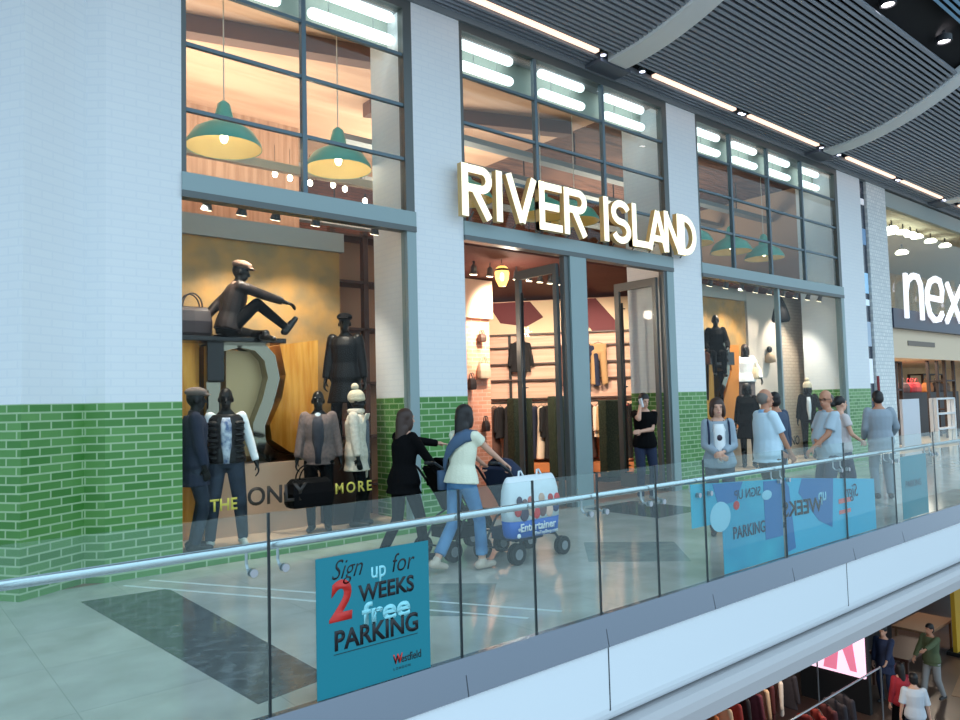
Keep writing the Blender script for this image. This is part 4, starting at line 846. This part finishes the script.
# small bare bulbs and beam behind the lower edge of the upper windows
T0 = None
for x, y in ((249, 161), (275, 174), (290, 178), (320, 177), (345, 189), (354, 174), (310, 183), (361, 183), (365, 201), (333, 185)):
    p = atY(x, y, 11.5)
    if T0 is None:
        T0 = thing('bare_bulb', 'small bright bare bulb seen through the upper left window', 'light bulb', p, 0, 'bare bulbs above the sales floor')
        MB().ell((0, 0, 0), (.045, .045, .055)).build('bulb', bt, T0, smooth=True, shift=False); MB().cyl((0, 0, .05), (0, 0, .12), .02, 8).build('socket', black, T0, shift=False)
        MB().cyl((0, 0, .12), (0, 0, .5), .004, 6).build('cord', black, T0, shift=False)
    else: dup(T0, p)
tag(MB().box(1.4, 6.3, 9.9, 10.0, 5.02, 5.14).build('cross_beam', mat('beam_beige', (222, 200, 170), .6)), 'pale horizontal beam behind the lower panes of the upper left window', 'beam')
# ---- right window display
struct(MB().box(11.69, 17.38, FY+.3, 9.3, 0, .115).build('trim_9', MATS['stage_beige']))
struct(MB().box(16.8, 18.7, 9.0, 9.1, .1, 3.95).build('wall_display_right', brick('cream_brick', (216, 200, 182), (210, 192, 174), (192, 172, 154), d=(1, 0), bump=.4)))
bk = thing('display_backdrop', 'golden backdrop panel in the right window', 'backdrop', (14.2, 9.0, .12))
MB().box(13.1, 15.36, 8.95, 9.02, .12, 3.72).build('panel', gold_back, bk); MB().box(13.1, 15.36, 8.9, 9.02, 3.72, 3.98).build('header_strip', MATS['header_grey'], bk)
struct(MB().box(15.4, 16.78, 8.92, 9.0, .12, 3.95).build('wall_panel', mat('panel_grey', (196, 184, 172), .7)))
ch = thing('arched_stand', 'glossy black and chrome arched frame on a stand in the right window', 'display stand', (13.8, 8.5, .115))
def P8(x, y, Y=8.5): q = atY(x, y, Y); return (q.x, Y, q.z)
MB().ribbon([P8(x, y) for x, y in ((707, 400), (707, 345), (712, 333), (722, 335), (728, 350), (728, 372), (722, 392), (720, 440))], .14, (0, .3, 0), (0, 1, 0)).build('chrome_arch', chrome, ch)
MB().box(P8(703, 340)[0], P8(727, 340)[0], 8.35, 8.8, P8(710, 365)[2], P8(710, 352)[2]).build('black_shelf', gloss_black, ch)
MB().prism([P8(x, y, 8.6) for x, y in ((728, 345), (739, 345), (739, 440), (724, 440), (724, 400), (732, 370))], (0, .3, 0)).build('gold_block', mat('orange_gold', (222, 132, 44), .3, .6), ch)
MB().box(13.0, 14.7, 8.45, 8.9, .116, .9).build('base', MATS['plinth_beige'], ch)
MB().box(P8(703, 340)[0]+.05, P8(712, 340)[0], 8.5, 8.9, .9, P8(710, 365)[2]).build('gold_back', gold, ch)
for x, y, l, wear, H, z0, pz in ((714, 330, 'black mannequin in a black dress sitting high on the chrome frame in the right window', dict(tops=[('dress', blackc, .03, 1.9, -.2, .5, .2)], trousers=(blackc, .0, 0, 0)), 1.66, 0, 1),):
    q = P8(713, 357); person(l, 'mannequin', (q[0], 8.42, q[2]), PI-.9, H, dict(fem=1, pelvis=(0, 0, .09), lean=.1, handR=(.2, .3, .15), handL=(-.2, .3, .15), footR=(.1, .55, -.35), footL=(-.1, .5, -.37), kneedirR=(0, .3, 1), kneedirL=(0, .3, 1)), mann, wear, name='mannequin', detail=False)
q = P8(748, 400, 8.6)
blk = thing('display_block', 'tall dark block under the mannequin in white jacket in the right window', 'display block', (q[0], 8.6, .115)); MB().box(q[0]-.22, q[0]+.22, 8.48, 8.8, .116, .98).build('block', black, blk)
person('mannequin in white jacket with a cream handbag raised in the right window', 'mannequin', (q[0], 8.62, .98), PI-.9, 1.72, dict(fem=1, handR=(.22, .1, .85), handL=(-.3, .1, .95)), mann,
       dict(trousers=(mat('grey_trouser', (96, 88, 90), .8), .002, -.01, .002), tops=[('jacket', white_c, .028, 1.9, -.05, .5, .05)], hair=(hair_br, 'long'), shoes=shoe_d), name='mannequin', detail=False)
bag('handbag', 'cream handbag at the hand of the white jacket mannequin', tuple(Vector(P8(757, 379, 8.45))), .26, .12, .26, mat('cream_leather', (226, 204, 170), .5))
q = P8(747, 400, 8.2)
person('mannequin in long black coat standing low in the right window', 'mannequin', (q[0], 8.2, .12), PI-1.0, 1.72, dict(fem=1, handR=(.25, .05, .82), handL=(-.25, .05, .82)), mann,
       dict(trousers=(blackc, .004, -.01, .002), tops=[('long_coat', blackc, .034, 1.9, -.35, .5, .1)], hair=(hair_b, 'bob'), shoes=shoe_d), name='mannequin', detail=False)
q = P8(808, 400, 8.2)
person('mannequin in black jacket and beige hat behind the man in the grey polo', 'mannequin', (q[0], 8.2, .12), PI-1.0, 1.72, dict(fem=1, handR=(.25, .05, .82), handL=(-.25, .2, 1.0)), mann,
       dict(trousers=(blackc, .004, -.01, .002), tops=[('jacket', blackc, .03, 1.9, -.1, .5, .05)], front=(white_c, .05, .04, -.05), hair=(hair_b, 'long'), beanie=mat('knit_beige', (214, 200, 172), .9), shoes=shoe_d), name='mannequin', detail=False)
q = Vector(P8(781, 322, 8.3)); t = thing('hanging_bag', 'black cone shaped drawstring bag hanging near the top of the right window', 'bag', q)
MB().lathe((0, 0, 0), [(0, 0), (.17, .0), (.2, .06), (.16, .25), (.1, .42), (.045, .55), (.03, .6), (0, .6)], 16).build('bag_body', blackc, t, smooth=True, shift=False); MB().cyl((0, 0, .58), (0, 0, 3.96-q.z), .006, 6).build('cord', black, t, shift=False)
q = Vector(P8(770, 358, 8.85)); t = thing('wall_bag', 'small tan bag with dark knob hanging on the pale wall of the right window', 'bag', q)
MB().lathe((0, 0, 0), [(0, -.12), (.13, -.1), (.12, .05), (.05, .12), (0, .13)], 14).build('pouch', mat('tan_leather', (190, 160, 130), .6), t, smooth=True, shift=False); MB().ell((0, 0, .2), (.08, .05, .08)).build('knob', black, t, smooth=True, shift=False)
# ================================================================== NEIGHBOURING SHOP
stonem = brick('rough_stone', (236, 238, 236), (218, 222, 222), (206, 212, 214), d=(1, 0), bw=.13, rh=.09, ms=.012, bump=.8, rough=.7)
struct(MB().box(18.97, 20.1, FY, 8.6, 0, 7.0).build('wall_stone', stonem))
st = thing('display_column', 'narrow dark column of small lit display screens between the two shops', 'display column', (18.8, 8.0, 0))
MB().box(18.61, 18.96, 7.70, 8.0, 0, 6.8).build('dark_panel', mat('dark_screen', (48, 56, 72), .2), st)
for i, (z0_, z1_, c) in enumerate(((6.2, 6.35, (235, 235, 240)), (4.0, 4.5, (150, 200, 235)), (3.7, 3.85, (220, 240, 250)), (1.8, 2.4, (225, 232, 240)), (2.7, 3.3, (150, 170, 190)), (5.2, 5.6, (90, 130, 170)))):
    MB().box(18.68, 18.9, 7.68, 7.70, z0_, z1_).build('lit_screen', mat('lit_screen_%d' % i, c, .4, emit=(c, .2)), st)
struct(MB().box(20.1, 44, 8.0, 8.1, 6.55, 7.0).build('trim_10', mat('next_header', (176, 186, 186), .6)))
struct(MB().box(20.1, 44, 7.64, 7.75, 6.35, 6.75).build('wall_neighbour_head', mat('pale_teal_grey', (150, 164, 162), .5)))
nf = struct(MB().box(20.1, 44, 7.6, 7.8, 3.22, 3.72).build('wall_neighbour_fascia', mat('navy_fascia', (30, 38, 62), .35)))
MB().box(20.1, 44, 7.7, 7.71, 3.72, 6.36).build('fascia_glass', glass('next_glass', (.85, .9, .88), .02, .3), nf)
struct(MB().box(20.1, 44, 7.75, 7.85, 2.46, 3.22).build('wall_neighbour_bulkhead', mat('next_beige', (222, 200, 172), .7)))
MB().box(21.3, 23.2, 7.73, 7.75, 2.8, 2.93).build('vent_slot', mat('vent_dark', (120, 108, 96), .6), nf)
sg = thing('shop_sign', 'white illuminated letters of the neighbouring shop sign on the dark fascia', 'shop sign', (22.6, 7.5, 3.5))
wl = mat('white_letter', (250, 250, 255), .4, emit=((250, 250, 255), .6)); NY = 7.5
def npth(pts): return [(atY(x, y, NY).x, NY, atY(x, y, NY).z) for x, y in pts]
def nrib(p, w=.15): return MB().ribbon(npth(p), w, (0, .07, 0), (0, 1, 0)).build('letter', wl, sg)
nrib([(908.5, 318), (906.5, 273)]); nrib([(907.5, 290), (909, 280), (914, 275.5), (919, 277), (922, 285), (923, 298), (924, 320)])
nrib([(929, 297), (943, 300), (943.5, 290), (941, 281), (936, 278.5), (931, 282), (928.5, 291), (929, 303), (931.5, 314), (936, 320), (941, 319), (944, 313)])
nrib([(948, 283), (962, 322)]); nrib([(948, 322), (963, 286)]); nrib([(966, 279), (970, 322)]); nrib([(963, 292), (974, 293)])
nfl = struct(MB().box(18.8, 44, FY, 20, -.28, 0).build('floor', mat('next_floor', (196, 176, 150), .3)))
struct(MB().box(20.1, 44, 13, 13.1, 0, 7).build('wall_neighbour_back', mat('next_back', (206, 172, 128), .7, noise=(1.5, (186, 148, 104)))))
struct(MB().box(20.1, 44, 8.1, 13, 6.75, 6.9).build('ceiling', mat('next_ceiling', (176, 172, 158), .7)))
struct(MB().box(20.1, 44, 7.85, 13, 2.6, 2.7).build('ceiling', MATS['next_beige']))
T0 = None
for i, (x, y) in enumerate(((910, 225), (930, 231), (891, 218), (944, 229), (917, 238), (902, 216), (890, 234), (902, 254))):
    p = atY(x, y, 8.9); p.z = min(p.z, 6.45)
    if T0 is None:
        T0 = thing('round_downlight', 'round white downlight under the neighbouring shop ceiling', 'downlight', p, 0, 'downlights of the neighbouring shop')
        MB().lathe((0, 0, 0), [(0, 0), (.17, 0), (.19, .05), (.12, .12), (0, .13)], 16).build('lamp', mat('dl_white', (255, 250, 235), .4, emit=((255, 248, 225), 5)), T0, smooth=True, shift=False); MB().cyl((0, 0, .1), (0, 0, .3), .02, 6).build('stem', black, T0, shift=False)
    else: dup(T0, p)
def rack(label, x0, x1, y, z, zt, m, loc=None, n=3, name='display_rack', dp=.5):
    t = thing(name, label, 'display rack', ((x0+x1)/2, y, z)); r = .045
    for x in (x0, x1):
        for dy in (0, dp): MB().box(x-r, x+r, y+dy-r, y+dy+r, z, zt).build('post', m, t)
    for i in range(n): zz = zt-(zt-z)*i/n-.04; MB().box(x0, x1, y-r, y+dp+r, zz, zz+.05).build('shelf', m, t)
    return t
dkw = mat('dark_rack', (44, 28, 24), .5)
def nx(x, Y=9.0): return atY(x, 400, Y).x
def nz(y, x=925, Y=9.0): return atY(x, y, Y).z
rack('tall dark wooden display rack at the right edge of the neighbouring shop', nx(946), nx(955), 9.0, 0, nz(352, 950), dkw)
rack('dark wooden display rack in the middle of the neighbouring shop window', nx(924, 11.3), nx(944, 11.3), 11.3, 0, nz(374, 934, 11.3), dkw)
rack('narrow dark display rack beside the stone pillar', nx(897), nx(902), 9.0, 0, nz(362, 900), dkw)
rack('white metal shelf stand in front of the neighbouring shop', nx(935.5, 8.2), nx(953, 8.2), 8.2, 0, atY(945, 398, 8.2).z, mat('white_metal', (214, 220, 224), .4), n=3, dp=.12)
cn = thing('dark_counter', 'long black display counter inside the neighbouring shop', 'counter', (27, 10, 0)); MB().box(nx(900, 10), nx(959, 10), 10, 10.8, 0, nz(392, 930, 10)).build('counter_body', mat('counter_black', (30, 22, 24), .5), cn)
for i, (x, c) in enumerate(((911, (190, 50, 60)), (916, (220, 90, 90)), (928, (196, 120, 60)), (904, (90, 60, 60)), (938, (60, 48, 50)), (945, (120, 90, 70)))):
    b = bag('folded_handbag', ['red', 'pink', 'tan', 'brown', 'black', 'taupe'][i]+' handbag standing on the black counter of the neighbouring shop', (nx(x, 10.3), 10.3, nz(392, 930, 10)), .5, .25, .35, mat('nb_%d' % i, c, .6), cat='handbag')
pn = tag(MB().box(nx(902, 8.15), nx(919, 8.15), 8.15, 8.22, 0, atY(910, 399, 8.15).z).build('white_panel', mat('sheet_white', (206, 210, 218), .6)), 'tall white notice panel standing in front of the neighbouring shop', 'notice panel')
pole = tag(MB().cyl((atY(880, 400, 7.2).x, 7.2, 0), (atY(878, 378, 7.2).x, 7.2, atY(878, 376, 7.2).z), .03, 10).build('red_pole', mat('red_pole', (140, 40, 46), .5)), 'thin dark red pole in front of the rough stone pillar', 'pole')
# ================================================================== PUSHCHAIRS
metal_d = mat('pushchair_frame', (60, 64, 70), .35, .6); tyre = mat('tyre', (22, 22, 24), .7); hub = mat('hub_grey', (140, 142, 146), .4)
def pushchair(label, loc, rz, fabric, hood=True):
    t = thing('pushchair', label, 'pushchair', loc, rz)     # faces +Y locally
    for q in (-1, 1):
        for yy, r in ((.38, .095), (-.30, .105)):
            for dx in (-.022, .022):
                w = MB().cyl((q*.24+dx-.014, yy, r), (q*.24+dx+.014, yy, r), r, 20).build('wheel', tyre, t, shift=False, bevel=.008)
                MB().cyl((q*.24+dx-.017, yy, r), (q*.24+dx+.017, yy, r), r*.5, 14).build('hub', hub, w, shift=False)
        MB().tube([(q*.24, .38, .11), (q*.22, .30, .22), (q*.22, -.05, .52), (q*.22, -.36, .92), (q*.21, -.48, 1.0), (q*.20, -.54, 1.0)], .014, 10).build('frame_tube', metal_d, t, smooth=True, shift=False)
        MB().tube([(q*.24, -.30, .11), (q*.22, -.12, .40), (q*.22, .12, .5)], .012, 10).build('rear_leg', metal_d, t, smooth=True, shift=False)
        MB().tube([(q*.20, -.50, 1.0), (q*.20, -.60, 1.01)], .02, 10).build('handle_grip', black, t, smooth=True, shift=False)
    MB().tube([(-.22, .30, .22), (.22, .30, .22)], .011, 8).tube([(-.24, -.30, .13), (.24, -.30, .13)], .011, 8).build('cross_bar', metal_d, t, smooth=True, shift=False)
    mb = MB().loft([[Vector((x, y+dy, z+dz)) for x, dy, dz in ((-.19, 0, 0), (.19, 0, 0), (.19, .03, .03), (-.19, .03, .03))] for y, z in ((.30, .24), (.22, .44), (-.08, .46), (-.22, .70), (-.34, .92))]); mb.build('seat', fabric, t, shift=False, bevel=.01)
    MB().loft([[Vector((x, y, z)) for x, y, z in ((-.18, .16, .2+h), (.18, .16, .2+h), (.18, -.24, .2+h), (-.18, -.24, .2+h))] for h in (0, .03, .12)]).build('basket', fabric, t, shift=False, bevel=.01)
    if hood:
        rs = []
        for a in (.2, .7, 1.2, 1.7): rs.append([Vector((.21*math.cos(b), -.26+.30*math.cos(a)*math.sin(b)*1.0, .74+.30*math.sin(a)*math.sin(b)**.8+.0)) for b in [PI*i/10 for i in range(11)]])
        o = MB().loft(rs, cap=False).build('hood', fabric, t, smooth=True, shift=False); md = o.modifiers.new('s', 'SOLIDIFY'); md.thickness = .012
    return t
pushchair('pushchair hung with the big shopping bag, pushed by the woman in blue jeans', (5.20, 5.66, 0), -PI/2+.06, navy)
pushchair('dark pushchair pushed by the woman in the black jacket', (4.85, 6.22, 0), -PI/2+.05, blackc, hood=True)
sb = thing('shopping_bag', 'large white and blue toy shop carrier bag hanging on the pushchair', 'shopping bag', (4.99, 5.27, .30), 0)
bagw = mat('bag_white', (222, 232, 238), .5, bump=(14, .4)); bagb = mat('bag_blue', (24, 92, 178), .45)
n = 24
def bagring(z, k, kd): return [Vector((.345*k*math.copysign(abs(math.cos(2*PI*i/n))**.5, math.cos(2*PI*i/n)), .10*kd*math.copysign(abs(math.sin(2*PI*i/n))**.6, math.sin(2*PI*i/n)), z)) for i in range(n)]
MB().loft([bagring(z, k, kd) for z, k, kd in ((.0, .88, .8), (.03, .94, 1), (.165, .98, 1.1))]).build('blue_band', bagb, sb, smooth=True, shift=False)
MB().loft([bagring(z, k, kd) for z, k, kd in ((.165, .98, 1.1), (.30, 1.0, 1.15), (.44, .98, 1.0), (.52, .94, .7), (.56, .9, .35), (.575, .86, .12))]).build('bag_body', bagw, sb, smooth=True, shift=False)
pc = [(190, 60, 60), (70, 60, 80), (206, 170, 150), (214, 60, 62), (120, 90, 90), (230, 190, 170), (60, 70, 110), (200, 110, 100)]
for i, (x, z, r) in enumerate(((-.26, .25, .038), (-.18, .22, .05), (-.09, .25, .045), (-.02, .21, .04), (.06, .24, .05), (.15, .22, .045), (.24, .25, .04), (-.10, .33, .03), (.17, .33, .03), (-.24, .34, .03), (.05, .34, .035), (.26, .33, .03), (-.17, .31, .03))):
    MB().ell((x, -.108, z+.015), (r*1.2, .016, r*1.5)).build('printed_picture', mat('print_%d' % (i % 8), pc[i % 8], .6), sb, smooth=True, shift=False)
text_mesh('lettering', 'Entertainer', (-.25, -.124, .07), UX, (0, 0, 1), .105, white_c, sb, bold=.02, depth=-.004, wscale=.98).matrix_parent_inverse = Matrix.Translation((4.99, 5.27, .30))
text_mesh('lettering', 'the', (-.275, -.122, .08), UX, UZ, .04, white_c, sb, bold=.01, depth=-.004).matrix_parent_inverse = Matrix.Translation((4.99, 5.27, .30))
text_mesh('lettering', 'TheToyShop.com', (-.07, -.120, .022), UX, (0, 0, 1), .045, white_c, sb, bold=.01, depth=-.004).matrix_parent_inverse = Matrix.Translation((4.99, 5.27, .30))
MB().ell((-.25, -.10, .03), (.022, .014, .022)).build('white_logo', white_c, sb, shift=False)
for x in (-.12, .12): MB().tube([(x-.05, -.02, .53), (x-.02, .0, .62), (x+.02, .02, .62), (x+.05, -.02, .53)], .01, 8).build('bag_handle', bagw, sb, smooth=True, shift=False)
# ================================================================== LOWER LEVEL
LZ = -5.5
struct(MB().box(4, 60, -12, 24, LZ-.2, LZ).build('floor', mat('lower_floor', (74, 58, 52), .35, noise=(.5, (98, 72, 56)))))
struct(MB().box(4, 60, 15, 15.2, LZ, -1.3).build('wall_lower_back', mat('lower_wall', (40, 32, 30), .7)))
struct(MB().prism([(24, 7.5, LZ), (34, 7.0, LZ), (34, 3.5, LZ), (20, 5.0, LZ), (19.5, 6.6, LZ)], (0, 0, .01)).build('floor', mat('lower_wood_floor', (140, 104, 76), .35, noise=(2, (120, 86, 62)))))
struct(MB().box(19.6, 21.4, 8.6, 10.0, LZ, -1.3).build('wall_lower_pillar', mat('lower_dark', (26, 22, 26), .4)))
scr = thing('lit_screen_panel', 'bright pink advertising screen on the lower level', 'advertising screen', (17.05, 8.0, -4.71))
MB().box(17.0, 17.08, 7.44, 8.9, -4.71, -3.2).build('screen_face', mat('screen_pink', (246, 200, 222), .4, emit=((248, 205, 226), .9)), scr)
MB().prism([(16.995, 7.6, -4.6), (16.995, 7.75, -3.3), (16.995, 8.0, -3.3), (16.995, 7.95, -4.0), (16.995, 7.75, -4.6)], (-.01, 0, 0)).build('pink_figure', mat('screen_rose', (226, 130, 160), .4, emit=((226, 120, 150), .6)), scr)
MB().prism([(16.995, 8.05, -4.65), (16.995, 7.95, -3.9), (16.995, 8.2, -3.9), (16.995, 8.35, -4.65)], (-.01, 0, 0)).build('pink_figure', MATS['screen_rose'], scr)
MB().box(17.08, 17.2, 7.4, 8.95, LZ, -3.15).build('stand', black, scr)
lr = random.Random(3)
shelfcols = [(150, 50, 44), (196, 130, 84), (44, 36, 36), (214, 176, 140), (84, 34, 36), (206, 112, 60), (50, 44, 50), (226, 206, 190), (112, 50, 60)]
gp = None
for r in range(3):
    for i in range((16, 13, 11)[2-r] if r else 12):
        x = 10.4+i*.34; y = 6.6+r*1.3+lr.uniform(-.02, .02); c = lr.randrange(9); key = 'lg%d' % c
        if key not in protos: protos[key] = garment('hanging_garment', 'colourful top hanging on a rail in the lower level shop', mat('lowcloth_%d' % c, shelfcols[c], .85), 'clothes on the lower level rails', 'top'); o = protos[key]; o.location = (x, y, LZ+1.55)
        else: o = dup(protos[key], (x, y, LZ+1.55))
        o.rotation_euler = (0, 0, lr.uniform(.6, 1.6))
    tt = thing('clothes_rail', '%s clothes rail of the lower level shop' % ['front', 'middle', 'rear'][r], 'clothes rail', (13, 6.6+r*1.3, LZ))
    MB().tube([(10.2, 6.6+r*1.3, LZ), (10.2, 6.6+r*1.3, LZ+1.56), (15.8, 6.6+r*1.3, LZ+1.56), (15.8, 6.6+r*1.3, LZ)], .018, 8).build('rail', steel, tt)
    MB().box(10.0, 10.4, 6.4+r*1.3, 6.8+r*1.3, LZ, LZ+.03).box(15.6, 16.0, 6.4+r*1.3, 6.8+r*1.3, LZ, LZ+.03).build('feet', steel, tt)
def low(x, y): return atZ(x, y, LZ)
q = low(934, 700); person('person in green jacket and pale trousers reaching out on the lower level', 'person', tuple(q), PI/2-.3, 1.72, dict(handR=(.2, .3, .95), handL=(-.25, .6, 1.25), elbL=(-.5, .2, -.6), footR=(.1, .2, .08), footL=(-.1, -.2, .1)), skin_t,
    dict(trousers=(mat('pale_trousers', (150, 150, 150), .8), .014, -.01, .01), tops=[('jacket', mat('olive_jacket', (92, 104, 74), .85), .035, 1.9, -.12, .5, .05)], hair=(hair_b, 'short'), shoes=shoe_d), detail=False)
q = low(872, 722); person('person in dark blue coat standing beside the pink screen on the lower level', 'person', (q.x+1.3, q.y+.2, LZ), PI/2, 1.72, dict(handR=(.25, .05, .82), handL=(-.2, .5, .95)), skin_m,
    dict(trousers=(navy, .01, -.01, .01), tops=[('coat', mat('blue_coat', (44, 54, 84), .85), .034, 1.9, -.25, .5, .08)], hair=(hair_b, 'short'), shoes=shoe_d), detail=False)
q = low(904, 745); person('dark haired person in red top on the lower level', 'person', tuple(q), -.6, 1.62, dict(fem=1), skin_m,
    dict(trousers=(blackc, .01, -.01, .01), tops=[('top', mat('red_top', (176, 44, 56), .85), .026, 1.9, -.08, .5, .05)], hair=(hair_b, 'long'), shoes=shoe_d), detail=False)
q = low(918, 762); person('person in white shirt at the bottom edge of the photo on the lower level', 'person', tuple(q), -1.0, 1.66, dict(), skin_m,
    dict(trousers=(navy, .01, -.01, .01), tops=[('shirt', mat('white_shirt', (206, 212, 220), .85), .03, 1.0, -.1, .5, .05)], hair=(hair_b, 'short'), shoes=shoe_d), detail=False)

for i, (y, z) in enumerate(((9.9, 6.2), (11.4, 6.35), (13.2, 6.3), (14.4, 5.6))):  # grey bars stand in for ceiling slats mirrored in the upper panes
    c_ = tag(MB().box(6.5, 18.6, y, y+.22, z, z+.1).build('slat_reflection_bar', mat('slat_reflection_grey', (150, 156, 160), .5, .2)), ['nearest', 'second nearest', 'third', 'lowest and farthest'][i]+' long grey bar standing for the slat reflection in the upper windows', 'slat reflection')
    for x in (8, 11, 14, 17): MB().box(x-.01, x+.01, y+.1, y+.12, z+.1, 7.0).build('hanger_rod', black, c_)

q = low(955, 655); yp = thing('yellow_panel', 'tall yellow display panel at the right edge of the lower level', 'display panel', (q.x, q.y, LZ))
MB().box(q.x-.1, q.x+.6, q.y-.1, q.y, LZ+.1, LZ+2.6).build('panel', mat('panel_yellow', (206, 160, 40), .5), yp); MB().box(q.x-.15, q.x+.65, q.y-.25, q.y+.15, LZ, LZ+.1).build('foot', black, yp)
for i, (x, y, c, l) in enumerate(((905, 668, (84, 50, 38), 'reddish brown display table behind the people on the lower level'), (925, 640, (140, 104, 76), 'wooden display table far back on the lower level'))):
    q = low(x, y+12); tt = thing('display_table', l, 'table', (q.x, q.y, LZ)); m_ = mat('low_table_%d' % i, c, .5)
    MB().box(q.x-.9, q.x+.9, q.y-.45, q.y+.45, LZ+.74, LZ+.8).build('tabletop', m_, tt)
    for sx_ in (-1, 1):
        for sy_ in (-1, 1): MB().box(q.x+sx_*.82-.03, q.x+sx_*.82+.03, q.y+sy_*.38-.03, q.y+sy_*.38+.03, LZ, LZ+.74).build('leg', m_, tt)
# ================================================================== INTERIOR LIGHT
def area(name, loc, sx, sy, power, col, rot=(0, 0, 0), spread=None):
    l = bpy.data.lights.new(name, 'AREA'); l.shape = 'RECTANGLE'; l.size = sx; l.size_y = sy; l.energy = power; l.color = col
    o = bpy.data.objects.new(name, l); COL.objects.link(o); o.location = loc; o.rotation_euler = rot; return o
def spot(name, loc, tgt, power, col, ang=1.2, r=.05):
    l = bpy.data.lights.new(name, 'SPOT'); l.energy = power; l.color = col; l.spot_size = ang; l.spot_blend = .6; l.shadow_soft_size = r
    o = bpy.data.objects.new(name, l); COL.objects.link(o); o.location = loc; o.rotation_euler = (Vector(tgt)-Vector(loc)).to_track_quat('-Z', 'Y').to_euler()
def point(name, loc, power, col, r=.05):
    l = bpy.data.lights.new(name, 'POINT'); l.energy = power; l.color = col; l.shadow_soft_size = r
    o = bpy.data.objects.new(name, l); COL.objects.link(o); o.location = loc
WM = (1, .83, .66); WW = (1, .88, .74)
for x, y, z, p, s in ((3.9, 11.0, 5.2, 110, 3.2), (8.5, 12.3, 5.0, 160, 3.2), (14.5, 12.0, 5.0, 150, 3.6)): area('ceiling_fill_light', (x, y, z), s, s*.6, p, WM, (PI, 0, 0))  # added upward area lights without fittings, brightening the shop ceilings
for x in (3.42, 5.06): point('pendant_bulb', (x, 9.02, 4.93), 6, WM)
for x in (2.8, 3.5, 4.3): spot('display_spot', (x, 7.95, 3.8), (x+.1, 9.0, 1.6), 150, WW, 1.5)
for x in (3.1, 4.4): spot('display_spot', (x, 7.85, 3.8), (x, 8.15, 1.2), 60, WW, 1.1)
for x in (13.6, 14.4, 15.4, 16.6): spot('display_spot', (x, 8.0, 3.75), (x+.1, 9.0, 1.9), 190, WW, 1.5)
for p, t, e in (((9.0, 9.6, 3.75), (11.5, 12.2, 1.5), 450), ((11.0, 9.2, 3.75), (12.8, 11.2, 1.3), 350), ((9.2, 10.2, 3.75), (10.6, 13.5, 1.3), 220)): spot('sales_floor_spot', p, t, e, WM, 1.7, .1)
point('sales_floor_light', (8.6, 9.4, 3.3), 40, WM, .1); point('sales_floor_light', (5.6, 11.0, 3.0), 60, WM, .1); point('pillar_light', (7.4, 9.4, 2.6), 14, (1, .7, .5), .1)
area('neighbour_shop_light', (25, 10.5, 2.55), 8, 2, 260, WW); area('neighbour_shop_light', (25, 10.5, 6.6), 8, 2, 200, WW)
point('lower_shop_light', (13.5, 7.0, -2.4), 130, WM, .2); point('lower_shop_light', (24, 8.5, -2.0), 130, WM, .2)
# ================================================================== LIGHT
w = bpy.data.worlds.new('sky'); SC.world = w; w.use_nodes = True; nt = w.node_tree; bg = nt.nodes['Background']
tc = nt.nodes.new('ShaderNodeTexCoord'); sx = nt.nodes.new('ShaderNodeSeparateXYZ'); rp = nt.nodes.new('ShaderNodeValToRGB')
ma = nt.nodes.new('ShaderNodeMath'); ma.operation = 'MULTIPLY_ADD'; ma.inputs[1].default_value = .5; ma.inputs[2].default_value = .5
nt.links.new(tc.outputs['Generated'], sx.inputs[0]); nt.links.new(sx.outputs[2], ma.inputs[0]); nt.links.new(ma.outputs[0], rp.inputs[0]); nt.links.new(rp.outputs[0], bg.inputs[0])
e = rp.color_ramp.elements; e[0].position = .25; e[0].color = (.22, .25, .28, 1); e[1].position = .75; e[1].color = (.58, .82, 1.0, 1)
k = e.new(.5); k.color = (.42, .54, .64, 1)
bg.inputs[1].default_value = 1.5
vs = SC.view_settings; vs.view_transform = 'Standard'; vs.look = 'None'; vs.gamma = 1; vs.exposure = 0.38; vs.use_curve_mapping = False
SC.cycles.use_denoising = True
SC.cycles.max_bounces = 8; SC.cycles.transparent_max_bounces = 24; SC.cycles.caustics_reflective = False; SC.cycles.caustics_refractive = False
SC.cycles.sample_clamp_indirect = 6
